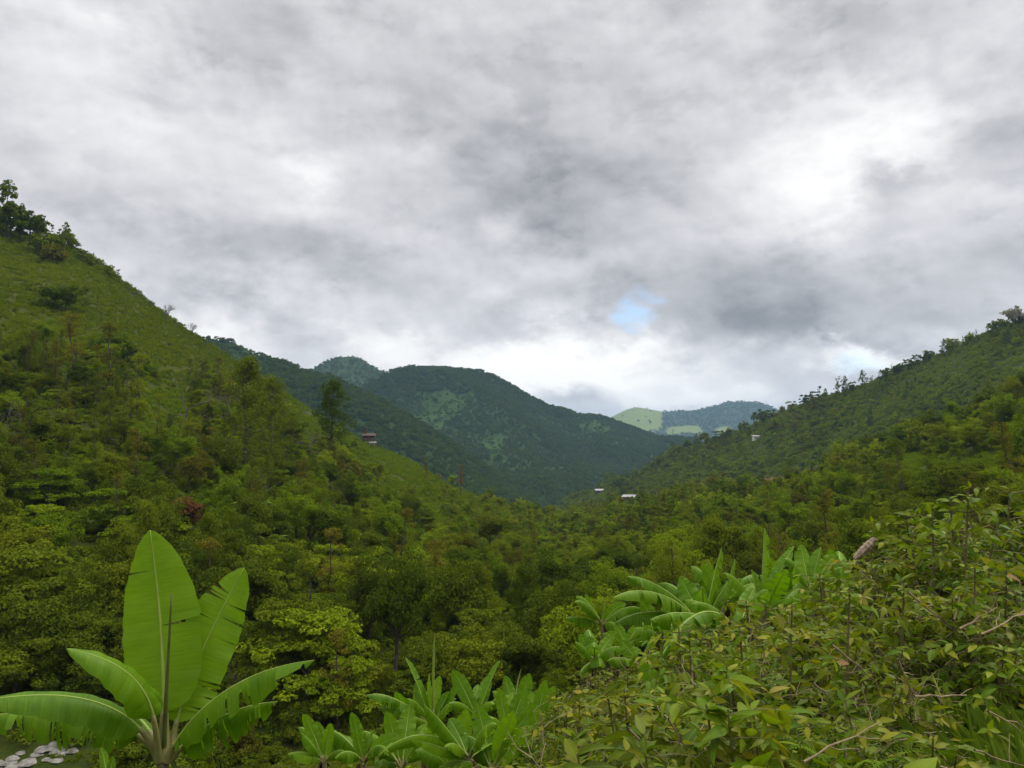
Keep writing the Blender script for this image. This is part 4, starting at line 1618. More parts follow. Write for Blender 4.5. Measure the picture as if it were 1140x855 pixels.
# ------------------------------------------------------------------ bananas
def banana_mat():
    t = NT('banana_leaf')
    uv = t.n('ShaderNodeUVMap', uv_map='UVMap')
    mp_ = t.n('ShaderNodeMapping')
    mp_.inputs['Scale'].default_value = (150, 2.0, 1)
    t.l(uv.outputs[0], mp_.inputs[0])
    rib = t.noise(mp_.outputs[0], 1.0, 3, .6)
    mp2 = t.n('ShaderNodeMapping')
    mp2.inputs['Scale'].default_value = (9, 1.2, 1)
    t.l(uv.outputs[0], mp2.inputs[0])
    bnd = t.noise(mp2.outputs[0], 1.0, 4, .6)
    oi = t.n('ShaderNodeObjectInfo')
    a = t.n('ShaderNodeAttribute', attribute_name='rnd')     # dryness of the margin and torn edges
    f = t.math('ADD', t.math('MULTIPLY', rib, .50), t.math('ADD', t.math('MULTIPLY', bnd, .42), t.math('MULTIPLY', oi.outputs['Random'], .22)))
    c = t.ramp(f, [(.3, (.050, .125, .003)), (.5, (.105, .215, .004)), (.75, (.175, .295, .008))])
    g_ = t.n('ShaderNodeNewGeometry')
    bf = t.math('MULTIPLY', g_.outputs['Backfacing'], .35)
    c = t.mix(bf, c, (.16, .24, .05))
    spots = t.noise(g_.outputs['Position'], 24.0, 3, .7)
    dr = t.math('MULTIPLY', t.math('SUBTRACT', t.math('ADD', a.outputs['Fac'], t.math('MULTIPLY', spots, .45)), .62), 4.0, clamp=True)
    dry = t.ramp(spots, [(.35, (.10, .055, .025)), (.65, (.24, .16, .075))])
    c = t.mix(dr, c, dry)
    tcol = t.mix(1.0, c, (1.5, 1.6, .55), 'MULTIPLY')
    return t.bsdf(c, .5, .22, .36, tcol, t.bump(rib, .35, .006))


m_ban = banana_mat()
m_rib = flat_mat('banana_midrib', (.22, .31, .045), (.34, .42, .09), 4, .5, .2)
m_roll = flat_mat('rolled_banana_leaf', (.055, .075, .012), (.12, .13, .03), 6, .6, .2)
m_pet = flat_mat('banana_petiole', (.13, .15, .035), (.26, .22, .08), 5, .55, .35)
m_pseudo = flat_mat('banana_stem_sheath', (.05, .04, .018), (.13, .125, .04), 6, .7, .3)
m_drybanana = flat_mat('dry_banana_leaf', (.05, .034, .018), (.17, .115, .06), 9, .9, .1)


def bez(p, t):
    t = np.asarray(t)[:, None]
    p = np.asarray(p, float)
    return (1 - t) ** 3 * p[0] + 3 * (1 - t) ** 2 * t * p[1] + 3 * (1 - t) * t * t * p[2] + t ** 3 * p[3]


def banana_leaf(parent, ctrl, width, face, pf=.16, fold=.25, droop=.3, tears=0, seed=0, dry=0.0, ruffle=.03, rib_r=.016, mat=None, asym=(1, 1), narrow=1.0, label=None, grav=0.0, pw_=2.5):
    g = np.random.default_rng(seed)
    T = np.linspace(0, 1, 73)
    mid = bez(ctrl, T)
    tan = nrm(np.gradient(mid, axis=0))
    face = np.asarray(face, float)
    N = nrm(face - np.sum(face * tan, 1)[:, None] * tan)
    B = np.cross(tan, N)

    def samp(A, t):
        return np.stack([np.interp(t, T, A[:, i]) for i in range(3)], -1)
    mb = MB()
    L = float(np.sum(np.linalg.norm(np.diff(mid, axis=0), axis=1)))
    for si, sg in enumerate((1, -1)):
        cuts = np.sort(g.uniform(.05, .97, tears)) if tears else np.array([])
        edges = np.concatenate([[0], cuts, [1]])
        for k in range(len(edges) - 1):
            s0, s1 = edges[k], edges[k + 1]
            ns = max(3, int((s1 - s0) * 46) + 2)
            s = np.linspace(s0, s1, ns)
            v = np.linspace(0, 1, 7)
            S, V = np.meshgrid(s, v, indexing='ij')
            gap = g.uniform(.1, .5) if tears else 0
            ctr = (s0 + s1) / 2
            if tears:
                lim = min(.012, (s1 - s0) * .3)
                sh = np.where(S > ctr, -1, 1) * np.minimum(np.abs(S - ctr), lim * gap * 2) * V ** 1.3
                if s0 == 0 or s1 == 1:
                    sh = sh * np.where(((S < ctr) & (s0 == 0)) | ((S > ctr) & (s1 == 1)), 0, 1)
                S2 = S + sh + V * g.normal(0, .006)
            else:
                S2 = S
            S2 = np.clip(S2, 0, 1)
            prof = np.clip(1 - np.abs(2 * np.clip(S2, 0, 1) ** (.84 * narrow) - 1) ** pw_, 0, 1) ** .68
            w = width / 2 * prof * asym[si]
            t_ = pf + S2 * (1 - pf)
            dr = droop * (1 + (g.normal(0, .35) if tears else 0))
            fo_ = fold + (g.normal(0, .10) if tears else 0)
            rf = ruffle * np.sin(S2 * 40 + si * 2 + g.uniform(0, 1)) * V ** 1.5 + ruffle * .8 * np.sin(S2 * 17 + si) * V
            c = samp(mid, t_)
            b_, n_ = samp(B, t_), samp(N, t_)
            lat = V * np.cos(fo_ - dr * V)
            ver = V * np.sin(fo_) - dr * V ** 2
            p = c + sg * (w * lat)[..., None] * b_ + (w * ver + rf * np.minimum(1, w * 6))[..., None] * n_
            p += (V ** 4 * g.normal(0, .004, S.shape) * np.minimum(1, w * 5))[..., None] * b_
            p[..., 2] -= grav * w * V ** 1.6 * (1 + .3 * (g.normal() if tears else 0))
            rnd = dry + (.10 + .25 * dry) * (V > .93) + .35 * np.clip(S2 - .93, 0, 1) / .07 * min(1, dry * 3 + .12)
            q = grid_faces(ns, 7)
            if sg < 0:
                q = q[:, ::-1]
            mb.add(p.reshape(-1, 3), [q], 0, np.clip(rnd, 0, 1).ravel(), np.stack([t_.ravel() * L / 2, (V * .5 * sg + .5).ravel()], -1))
    lf = mb.obj('leaf', mat or m_ban, parent, smooth=True)
    if label:
        lf['label'] = label
    r = MB()
    tt = np.linspace(0, 1, 30)
    rad = np.interp(tt, [0, pf, pf + .1, 1], [rib_r * 2.2, rib_r * 1.4, rib_r, rib_r * .2])
    pts = bez(ctrl, tt)
    r.tube(pts + N[np.linspace(0, 72, 30).astype(int)] * (-.3 * rad)[:, None], rad, 7)
    r.obj('midrib', m_rib if not mat else mat, lf, smooth=True)
    if pf > .05:
        p_ = MB()
        tp = np.linspace(0, pf + .02, 8)
        p_.tube(bez(ctrl, tp) + np.array([0, 0, -.004]), np.interp(tp, [0, pf + .02], [rib_r * 2.9, rib_r * 1.55]), 8)
        p_.obj('petiole', m_pet, lf, smooth=True)
    return lf


def banana_root(px, py, Y, label, group='banana plants on the bank', stem_r=.09):
    """crown point seen at px, py; the plant's Empty stands on the ground below it"""
    c = at(px, py, Y)
    gz = ground_z(c.x, c.y)
    e = tag(empty('banana_plant', (c.x, c.y, gz)), label, 'banana plant', group)
    crown = np.array(c) - np.array((c.x, c.y, gz))
    if crown[2] < .25:
        crown = np.array([0, 0, .25])
    s = MB()
    s.tube(wig(np.random.default_rng(int(px)), (0, 0, -.25), crown + [0, 0, .05], 6, .02), np.linspace(stem_r * 1.35, stem_r * .6, 6), 10)
    s.obj('pseudostem', m_pseudo, e, smooth=True)
    return e, Vector((c.x, c.y, gz)), crown


def pw(org, px, py, Y):
    return np.array(at(px, py, Y) - org)


CAMD = np.array([0, -1.0, 0.12])
UP = np.array([0, 0, 1.0])

# the large plant at the lower edge
Yh = 9.3
e, og, cr_ = banana_root(182, 846, Yh, 'large banana plant with one huge upright leaf beside the lawn', stem_r=.10)
P = lambda px, py, dY=0: pw(og, px, py, Yh + dY)
banana_leaf(e, [cr_, P(184, 790, .05), P(183, 700, .25), P(167, 590, .22)], .87, CAMD + [.12, 0, 0], pf=.27, fold=.12, droop=.16, ruffle=.008, seed=1, tears=1, rib_r=.026, label='huge upright leaf', narrow=.93, asym=(1.0, .92), dry=.08)
banana_leaf(e, [cr_ + [.05, .05, 0], P(192, 800, .15), P(222, 720, .45), P(272, 632, .5)], .70, CAMD + [-.1, 0, 0], pf=.25, fold=.16, droop=.2, tears=9, seed=2, ruffle=.012, rib_r=.016, asym=(1, 1), dry=.05)
banana_leaf(e, [cr_ + [-.03, -.05, 0], P(172, 800, -.15), P(176, 740, -.35), P(74, 722, -.75)], .46, UP + [0, -.55, 0], pf=.33, fold=.22, droop=.55, seed=3, ruffle=.012, rib_r=.015, dry=.06, grav=.25)
banana_leaf(e, [cr_ + [-.05, 0, 0], P(160, 800, -.1), P(110, 755, -.3), P(-30, 782, -.8)], .46, UP + [0, -.5, 0], pf=.25, fold=.15, droop=.45, seed=4, ruffle=.01, rib_r=.017, grav=.3, dry=.06)
banana_leaf(e, [cr_ + [-.05, .05, 0], P(150, 800, .2), P(90, 780, .35), P(-35, 800, .4)], .42, UP + [0, -.35, 0], pf=.24, fold=-.1, droop=.7, tears=26, seed=5, ruffle=.02, grav=.5, dry=.26)
banana_leaf(e, [cr_ + [.05, -.03, 0], P(196, 812, -.1), P(250, 745, -.25), P(350, 735, -.55)], .37, UP + [0, -.3, 0], pf=.15, fold=-.05, droop=.6, tears=12, seed=6, ruffle=.015, grav=.42, dry=.12)
banana_leaf(e, [cr_ + [.06, 0, 0], P(205, 830, .0), P(240, 785, .05), P(309, 781, -.05)], .36, UP + [0, -.4, 0], pf=.2, fold=-.1, droop=.8, tears=20, seed=7, ruffle=.015, grav=.6, dry=.24)
banana_leaf(e, [cr_ + [-.03, .06, 0], P(165, 800, .35), P(140, 780, .6), P(120, 790, .9)], .42, UP, pf=.25, fold=0, droop=.5, seed=8, tears=6, grav=.4, dry=.1)
r = MB()
r.tube(bez([cr_, P(184, 790, -.08), P(187, 740, -.15), P(191, 661, -.15)], np.linspace(0, 1, 14)), np.linspace(.03, .010, 14), 7)
r.obj('rolled_leaf', m_roll, e, smooth=True)


def banana(px, py, Y, label, leaves, stem_r=.07, seed=0, group='banana plants on the bank'):
    """leaves: (tip px, tip py, tip dY, width, mode, tears, dry[, bow]); mode u = upright facing the viewer, h = arching with its face up, s = seen edge-on"""
    e, og, c = banana_root(px, py, Y, label, group, stem_r)
    xr = np.random.default_rng(seed + 5000)
    pm = F / Y
    ext = []
    if len(leaves) > 4:
        for k in range(3):
            a = xr.uniform(0, 6.28)
            r_ = xr.uniform(.7, 1.15)
            ext.append((px + r_ * math.cos(a) * pm * .75, py - xr.uniform(.1, .7) * pm, .8 * r_ * math.sin(a), xr.uniform(.34, .46), 'h', int(xr.integers(3, 14)), xr.uniform(.05, .15), .25))
        for k in range(2):
            a = xr.uniform(0, 6.28)
            ext.append((px + .22 * math.cos(a) * pm, py + xr.uniform(.5, .95) * min(c[2], 1.6) * pm, .25 * math.sin(a), .26, 'd', 5, .55))
    for k, lf in enumerate(list(leaves) + ext):
        tx, ty, dY, wd, mode, tears, dry = lf[:7]
        bow = lf[7] if len(lf) > 7 else {'u': .08, 'h': .32, 's': .1, 'd': .2}[mode]
        t_ = pw(og, tx, ty, Y + dY)
        d = t_ - c
        ln = np.linalg.norm(d)
        sd = np.random.default_rng(seed + k)
        if mode == 'u':
            c1, c2 = c + d * .35 + UP * ln * bow, c + d * .72 + UP * ln * bow * .7 + np.array([0, .1 * ln, 0])
            face = CAMD + np.array([sd.uniform(-.35, .35), 0, .25])
            kw = dict(fold=.28, droop=.25, grav=.05)
        elif mode == 'h':
            c1, c2 = c + d * .30 + UP * ln * bow, c + d * .74 + UP * ln * bow * .85
            face = UP + np.array([0, -.55, 0])
            kw = dict(fold=.0, droop=.6, grav=.45)
        else:
            c1, c2 = c + d * .35 + UP * ln * bow, c + d * .72 + UP * ln * bow * .7
            face = np.array([sd.choice([-1, 1]) * 1.0, -.45, .15])
            kw = dict(fold=.5, droop=.1, grav=.05)
        if mode == 'd':
            c1, c2, face = c + d * .2 + np.array([d[0], d[1], .35 * ln]) * .7, c + np.array([d[0], d[1], d[2] * .2]), np.array([d[0], d[1] - .2, .3])
            kw = dict(fold=-.2, droop=.9, grav=.1)
        banana_leaf(e, [c, c1, c2, t_], wd * .64, face, pf=.14, tears=tears, dry=dry, mat=m_drybanana if mode == 'd' else None, seed=seed * 31 + k, ruffle=.007, pw_=2.05, rib_r=.011 * min(1.3, .6 + ln * .35), **kw)
    return e


banana(784, 700, 12.5, 'banana plant with wide sprawling leaves above the coffee bushes', [
    (698, 642, -.6, .50, 'h', 14, .08, .16), (682, 666, -.9, .46, 'h', 16, .08, .22), (684, 694, -.7, .46, 'h', 12, .12, .18), (803, 610, .3, .46, 's', 4, .05),
    (757, 642, .2, .55, 'u', 3, .14), (815, 644, .2, .40, 'h', 14, .15, .15), (732, 650, .6, .42, 'h', 8, .05, .3), (770, 660, .9, .45, 'u', 4, .05)], .09, 10)
banana(822, 706, 11.0, 'banana plant holding one long level leaf with torn hanging edge', [
    (724, 690, -.7, .52, 'h', 12, .1, .16), (762, 668, .1, .46, 'h', 12, .12, .2), (826, 668, .5, .4, 'h', 18, .42, .1), (735, 735, -1.2, .46, 'h', 14, .12, .34), (840, 655, .5, .4, 'u', 5, .1)], .08, 11)
banana(848, 690, 12.0, 'banana plant with a tall thin torn leaf standing straight up', [
    (851, 588, .1, .52, 's', 9, .05), (836, 634, .1, .50, 's', 10, .06), (884, 608, .3, .42, 's', 6, .08), (876, 634, -.5, .50, 'u', 18, .16, .02), (828, 660, -.2, .42, 'u', 6, .1), (866, 650, .6, .5, 'u', 8, .05), (842, 650, .7, .6, 'u', 6, .06)], .09, 12)
banana(902, 664, 12.5, 'banana plant with fan of three bright leaves behind the coffee bushes', [
    (892, 606, .3, .46, 'u', 4, .08), (914, 609, .2, .40, 's', 10, .08), (930, 618, .3, .46, 'u', 8, .1), (874, 672, -.5, .40, 'h', 16, .14, .3), (948, 630, .3, .46, 'u', 6, .06), (926, 668, -.4, .34, 'h', 8, .12, .2)], .08, 13)
banana(670, 697, 17.0, 'young banana plant with brown-tipped spear leaf above the thicket', [
    (652, 661, .2, .32, 's', 4, .05), (673, 669, 0, .22, 's', 4, .42), (697, 673, -.1, .38, 'u', 10, .12, .22), (629, 688, -.3, .36, 'h', 8, .08, .14), (690, 700, -.4, .36, 'h', 6, .1, .3)], .06, 14)
banana(697, 722, 15.5, 'short banana plant with pale drooping leaves behind the coffee bushes', [
    (686, 694, .1, .32, 'u', 0, .06), (711, 696, .1, .34, 'u', 2, .08), (734, 698, -.3, .34, 'h', 4, .08, .4), (737, 718, -.3, .32, 'h', 4, .1, .4), (676, 704, -.1, .32, 'u', 0, .08), (715, 728, -.3, .3, 'h', 4, .1, .3)], .055, 15)
banana(662, 738, 14.0, 'pale green sucker banana below the brown-tipped one', [
    (645, 706, .1, .32, 'u', 0, .05), (655, 708, .1, .34, 'u', 0, .05), (640, 715, -.2, .3, 'h', 2, .05, .2), (668, 742, -.6, .46, 'h', 0, .05, .3), (684, 706, .2, .3, 'u', 0, .05), (645, 752, -.4, .28, 'h', 0, .05, .2)], .05, 16)
banana(742, 778, 8.0, 'single-leaved banana sucker among the coffee bushes', [(713, 739, -.1, .26, 'u', 0, .05, .02), (722, 744, .2, .22, 's', 0, .05), (752, 748, .1, .22, 'u', 0, .06)], .04, 17)
banana(361, 850, 14.0, 'small bright banana sucker on the lawn side of the cluster', [
    (337, 795, .1, .34, 'u', 2, .05), (334, 815, -.2, .34, 'h', 3, .06, .1), (352, 803, .2, .30, 'u', 1, .05), (368, 805, 0, .28, 'u', 0, .05), (320, 840, -.3, .34, 'h', 3, .08, .2), (385, 838, -.2, .30, 'h', 2, .1, .3)], .06, 18)
banana(405, 850, 14.0, 'second small banana sucker with narrow upright leaves', [
    (391, 793, .1, .32, 'u', 2, .05), (395, 815, 0, .30, 'u', 1, .05), (417, 812, .1, .22, 's', 0, .05), (373, 845, -.3, .34, 'h', 2, .08, .4), (446, 822, -.2, .38, 'u', 3, .08, .2), (432, 842, -.5, .32, 'h', 3, .1, .3)], .06, 19)
banana(482, 812, 17.0, 'old banana plant with torn pale leaf and dead brown spear', [
    (451, 732, .3, .40, 's', 5, .12), (407, 774, -.4, .46, 'h', 14, .30, .2), (420, 788, -.3, .40, 'h', 16, .38, .15), (484, 708, .2, .22, 's', 6, .48), (478, 750, .3, .36, 's', 3, .05), (500, 770, .2, .42, 'u', 3, .05), (462, 760, .4, .45, 'u', 5, .34), (424, 808, .2, .42, 'h', 3, .05, .15), (445, 790, -.2, .45, 'u', 5, .08), (510, 758, .4, .4, 's', 2, .05)], .12, 20)
banana(522, 846, 13.0, 'banana plant with one dark diagonal leaf at the centre of the cluster', [
    (472, 784, -.3, .44, 'h', 3, .04, .06), (458, 824, -.5, .38, 'u', 2, .06, .04), (560, 822, .2, .26, 's', 0, .05), (500, 800, .5, .44, 'u', 4, .08), (495, 832, -.4, .34, 'h', 4, .1, .3), (420, 843, -.4, .34, 'h', 5, .1, .35)], .09, 21)
banana(531, 800, 16.5, 'banana plant with two tall blades making a V', [
    (503, 746, .2, .48, 'u', 0, .04), (557, 735, .2, .42, 's', 0, .04), (516, 750, .5, .34, 's', 2, .06), (545, 752, .4, .4, 'u', 2, .06), (575, 778, -.2, .36, 'h', 4, .12, .3), (532, 762, .5, .4, 'u', 3, .1)], .10, 22)
banana(566, 824, 15.0, 'broad-bladed banana plant at the thick of the cluster', [
    (555, 766, .1, .34, 'u', 0, .05), (584, 768, .2, .50, 'u', 1, .04), (571, 770, .5, .40, 'u', 2, .05), (600, 786, -.1, .40, 'u', 2, .05), (580, 745, .5, .14, 's', 3, .55), (546, 800, -.3, .3, 'h', 3, .1, .3)], .09, 23)
banana(594, 824, 15.5, 'light green banana plant with dry bent stalk at the edge of the cluster', [
    (608, 758, .1, .42, 'u', 0, .05), (618, 764, .2, .40, 'u', 1, .05), (627, 771, .3, .26, 's', 3, .05), (634, 788, -.4, .36, 'h', 2, .12, .3), (592, 770, .4, .4, 'u', 1, .05), (601, 762, .6, .14, 's', 3, .55), (640, 770, .3, .08, 's', 2, .6), (566, 812, -.4, .3, 'h', 2, .1, .3)], .09, 24)

for i, (px, py, Y, lb, tips) in enumerate((
        (505, 866, 13.5, 'banana plant at the bottom edge below the dark diagonal leaf', [(478, 806), (520, 790), (540, 812), (462, 836), (556, 842)]),
        (548, 862, 13.0, 'banana plant at the bottom edge with leaves crossing the V-shaped pair', [(530, 782), (572, 792), (590, 812), (520, 820), (600, 838)]),
        (612, 860, 13.5, 'banana plant at the bottom edge where the cluster meets the bushes', [(590, 782), (622, 776), (640, 802), (572, 812), (650, 828)]),
        (447, 858, 14.5, 'banana plant at the bottom edge between the suckers and the cluster', [(430, 792), (456, 784), (475, 806), (412, 822), (488, 830)]),
        (575, 806, 18.5, 'banana plant half hidden at the back of the cluster', [(562, 752), (590, 750), (604, 768), (548, 770), (612, 782)]),
        (470, 836, 18.0, 'banana plant behind the old torn one', [(440, 770), (466, 758), (490, 752), (428, 800), (508, 778)]))):
    xr = np.random.default_rng(7000 + i)
    banana(px, py, Y, lb, [(tx, ty, xr.uniform(-.3, .5), xr.uniform(.40, .54), 'u' if k < 3 else 'h', int(xr.integers(0, 6)), xr.uniform(.04, .12)) for k, (tx, ty) in enumerate(tips)], .08, 60 + i)

for i, (px, py, Y, lb, tips) in enumerate((
        (738, 712, 14.5, 'slim banana plant between the sprawling one and the short drooping one', [(712, 668), (745, 662), (768, 690), (706, 700), (722, 728)]),
        (806, 676, 14.0, 'slim ragged banana plant behind the sprawling one', [(782, 628), (818, 622), (842, 650), (770, 650), (836, 690)]),
        (872, 672, 13.5, 'slim banana plant tucked behind the tall torn leaf', [(858, 622), (888, 628), (902, 646), (846, 640), (846, 690)]),
        (938, 664, 13.0, 'slim banana plant beyond the fan of bright leaves', [(922, 612), (946, 622), (962, 640), (910, 634), (912, 682)]),
        (712, 742, 13.0, 'low ragged banana plant under the short drooping one', [(690, 712), (728, 706), (744, 728), (676, 736)]))):
    xr = np.random.default_rng(7100 + i)
    banana(px, py, Y, lb, [(tx, ty, xr.uniform(-.3, .5), xr.uniform(.36, .46), 's' if k == 1 else 'u' if k < 2 else 'h', int(xr.integers(8, 20)), xr.uniform(.08, .2), .12 if k < 2 else .22) for k, (tx, ty) in enumerate(tips)], .05, 80 + i)
banana(120, 872, 8.4, 'tiny bright banana sucker below the drooping leaf', [(112, 832, .1, .16, 'u', 0, .05), (126, 842, 0, .14, 'u', 0, .05), (104, 856, -.1, .12, 'h', 0, .05)], .03, 25)


# ------------------------------------------------------------------ coffee bushes and other plants close by
def fine_leaves(mb, base, d, n, L, Wr, g, mat=0, droop=.35, fold=.22, rnd=None):
    """pointed oval leaves with a fold along the midrib and a drooping tip"""
    k = len(base)
    d = nrm(d)
    n = nrm(n - np.sum(n * d, 1)[:, None] * d)
    s = np.cross(d, n)
    L = np.broadcast_to(L, (k,))
    T = np.array([0, .18, .42, .7, 1.0])
    Wp = np.array([0, .68, 1.0, .66, 0])
    dr = droop * g.uniform(.3, 1.6, k)
    fo = fold * g.uniform(.2, 1.5, k)
    tw = g.normal(0, .25, k)
    vs = []
    for j, (t, w) in enumerate(zip(T, Wp)):
        c = base + d * (L * t)[:, None] - n * (L * dr * t * t)[:, None]
        if w == 0:
            vs.append(c)
            continue
        hw = L * Wr * .5 * w
        lift = hw * fo
        vs.append(c)
        vs.append(c + s * hw[:, None] + n * (lift + hw * tw * t)[:, None])
        vs.append(c - s * hw[:, None] + n * (lift - hw * tw * t)[:, None])
    V = np.stack(vs, 1)       # 0 base | 1..3 | 4..6 | 7..9 | 10 tip
    o = (np.arange(k) * 11)[:, None]
    tri = np.array([[0, 2, 1], [0, 1, 3], [7, 8, 10], [7, 10, 9]])
    quad = np.array([[1, 2, 5, 4], [1, 4, 6, 3], [4, 5, 8, 7], [4, 7, 9, 6]])
    r = g.uniform(0, 1, k) if rnd is None else rnd
    eu = np.array([0, 0, 1, 1, 0, 1, 1, 0, 1, 1, 0], float)
    mb.add(V.reshape(-1, 3), [(o[:, None] + tri[None]).reshape(-1, 3), (o[:, None] + quad[None]).reshape(-1, 4)], mat, np.repeat(r, 11), np.stack([np.tile(eu, k), np.full(11 * k, .5)], -1))


def near_leaf_mat(name, stops, rough=.45, spec=.11, transl=.34):
    t = NT(name)
    a = t.n('ShaderNodeAttribute', attribute_name='rnd')
    oi = t.n('ShaderNodeObjectInfo')
    g_ = t.n('ShaderNodeNewGeometry')
    sp = t.noise(g_.outputs['Position'], 38, 3, .7)
    f = t.math('ADD', t.math('MULTIPLY', a.outputs['Fac'], .82), t.math('MULTIPLY', oi.outputs['Random'], .14))
    f = t.math('ADD', f, t.math('MULTIPLY', t.math('SUBTRACT', sp, .5), .22), clamp=True)
    c = t.ramp(f, stops)
    uv = t.n('ShaderNodeUVMap', uv_map='UVMap')
    sx = t.n('ShaderNodeSeparateXYZ')
    t.l(uv.outputs[0], sx.inputs[0])
    c = t.mix(t.mapr(sx.outputs[0], .04, .16, .45, 0.0), c, (.20, .25, .03))
    c = t.mix(t.mapr(sx.outputs[0], .55, 1.0, 0.0, .22), c, (.02, .045, .004))
    c = t.mix(t.math('MULTIPLY', g_.outputs['Backfacing'], .3), c, (.135, .15, .02))
    return t.bsdf(c, rough, spec, transl, t.mix(1.0, c, (1.4, 1.5, .6), 'MULTIPLY'))


m_cof = near_leaf_mat('coffee_leaves', [(0, (0.028, 0.067, 0.004)), (.35, (0.064, 0.117, 0.004)), (.62, (0.124, 0.167, 0.005)), (.88, (0.212, 0.215, 0.009)), (.97, (0.335, 0.226, 0.022)), (1, (0.387, 0.131, 0.035))])
m_cof2 = near_leaf_mat('olive_coffee_leaves', [(0, (0.043, 0.077, 0.004)), (.4, (0.097, 0.138, 0.005)), (.7, (0.167, 0.190, 0.007)), (.92, (0.273, 0.238, 0.016)), (1, (0.364, 0.180, 0.040))])
m_cit = near_leaf_mat('bright_bush_leaves', [(0, (0.039, 0.095, 0.004)), (.4, (0.095, 0.173, 0.005)), (.75, (0.186, 0.244, 0.007)), (1, (0.317, 0.286, 0.016))])


m_twig = bark_mat('dead_twig_bark', (.14, .105, .055), (.40, .31, .19))


def coffee(seed, H, spread, stems, leafL, step, Wr=.44, per_m=23):
    g = np.random.default_rng(seed)
    lv, st = MB(), MB()
    bs, ds, ns, Ls = [], [], [], []
    for k in range(stems):
        a = g.uniform(0, 6.28)
        lean = g.uniform(.05, .42) * spread
        hh = H * g.uniform(.55, 1.0)
        p = wig(g, (g.normal(0, .06), g.normal(0, .06), -.15), (lean * math.cos(a), lean * math.sin(a), hh), 8, .02)
        st.tube(p, np.linspace(.013, .004, 8) * (H / 1.6), 5)
        nn = int(hh / step)
        for j in range(nn):
            u = .22 + .78 * (j + g.uniform(0, .6)) / nn
            if u > 1:
                u = 1
            o = np.array([np.interp(u, np.linspace(0, 1, 8), p[:, i]) for i in range(3)])
            for sg in (0, math.pi):
                if g.uniform() < .18:
                    continue
                b = j * 1.3 + sg + g.normal(0, .3)
                bl = spread * (.75 - .55 * abs(u - .35)) * g.uniform(.45, 1.1)
                rise = g.uniform(.05, .55) if u > .6 else g.uniform(-.15, .3)
                d0 = nrm(np.array([math.cos(b), math.sin(b), rise]))
                tt = np.linspace(0, 1, 6)
                br = o + d0 * (bl * tt)[:, None] - UP * (.22 * bl * tt ** 2)[:, None] + g.normal(0, .012, (6, 3)) * tt[:, None]
                st.tube(br, np.linspace(.0042, .0014, 6) * (H / 1.6), 3)
                m = max(2, int(bl * per_m))
                for q in range(m):
                    w = .25 + .75 * (q + g.uniform(0, .5)) / m
                    pos = np.array([np.interp(w, tt, br[:, i]) for i in range(3)])
                    dv = nrm(br[-1] - br[0])
                    sd = nrm(np.cross(dv, UP))
                    for s2 in (-1, 1):
                        if g.uniform() < .22:
                            continue
                        bs.append(pos)
                        ds.append(dv * g.uniform(.25, .9) + sd * s2 * .9 + UP * g.normal(-.28, .42))
                        ns.append(UP * .8 + g.normal(0, .62, 3))
                        Ls.append(leafL * g.uniform(.6, 1.25))
                bs.append(br[-1])
                ds.append(dv + g.normal(0, .2, 3))
                ns.append(UP + g.normal(0, .3, 3))
                Ls.append(leafL * g.uniform(.6, 1.0))
        for _ in range(9):
            bs.append(p[-1] - UP * g.uniform(0, .1))
            b = g.uniform(0, 6.28)
            ds.append(np.array([math.cos(b), math.sin(b), g.uniform(-.2, 1.0)]))
            ns.append(UP + g.normal(0, .4, 3))
            Ls.append(leafL * g.uniform(.7, 1.2))
    k = len(bs)
    z = np.array(bs)[:, 2] / H
    rnd = np.clip(g.beta(2.2, 2.6, k) + .18 * (z > .8) + .35 * (g.uniform(0, 1, k) < .05), 0, 1)
    fine_leaves(lv, np.array(bs), np.array(ds), np.array(ns), np.array(Ls), Wr, g, 0, rnd=rnd)
    # bare twigs inside the bush
    for _ in range(10):
        a = g.uniform(0, 6.28)
        p0 = np.array([.1 * spread * math.cos(a), .1 * spread * math.sin(a), g.uniform(.1, .5) * H])
        p1 = p0 + np.array([math.cos(a) * spread * .7, math.sin(a) * spread * .7, g.uniform(0, .5)])
        st.tube(wig(g, p0, p1, 5, .06), np.linspace(.006, .002, 5), 4)
    dt = st
    for _ in range(26):
        a = g.uniform(0, 6.28)
        r_ = spread * g.uniform(.1, .75)
        p0 = np.array([r_ * math.cos(a), r_ * math.sin(a), g.uniform(.15, .85) * H])
        d0 = nrm(g.normal(0, 1, 3) * [1, 1, .8] + [0, 0, .3]) * g.uniform(.15, .45) * spread
        pp = wig(g, p0, p0 + d0, 5, .04)
        dt.tube(pp, np.linspace(.0032, .0012, 5), 3, 1)
        dt.tube(wig(g, pp[2], pp[2] + nrm(d0 + g.normal(0, .25, 3)) * .12, 3, .04), [.002, .0016, .001], 3, 1)
    return lv, st, dt


COF = []
for k, (H_, sp_, sn, LL, stp, Wr_) in enumerate(((1.25, .62, 7, .062, .085, .46), (1.25, .68, 7, .072, .085, .44), (1.8, .72, 8, .068, .095, .44), (1.8, .70, 7, .080, .095, .42),
                                               (2.4, .85, 9, .082, .100, .44), (2.4, .82, 9, .074, .100, .46), (1.25, .8, 4, .135, .14, .40), (1.8, .9, 5, .14, .15, .38), (2.1, .50, 2, .085, .10, .44), (2.1, .46, 3, .078, .10, .46))):
    lv, st, dt = coffee(500 + k, H_, sp_, sn, LL, stp, Wr_)
    COF.append((H_, {n_: lv.mesh('foliage', [m_], True) for n_, m_ in (('deep green', m_cof), ('olive', m_cof2), ('bright green', m_cit))}, st.mesh('stems', [m_stem, m_twig])))
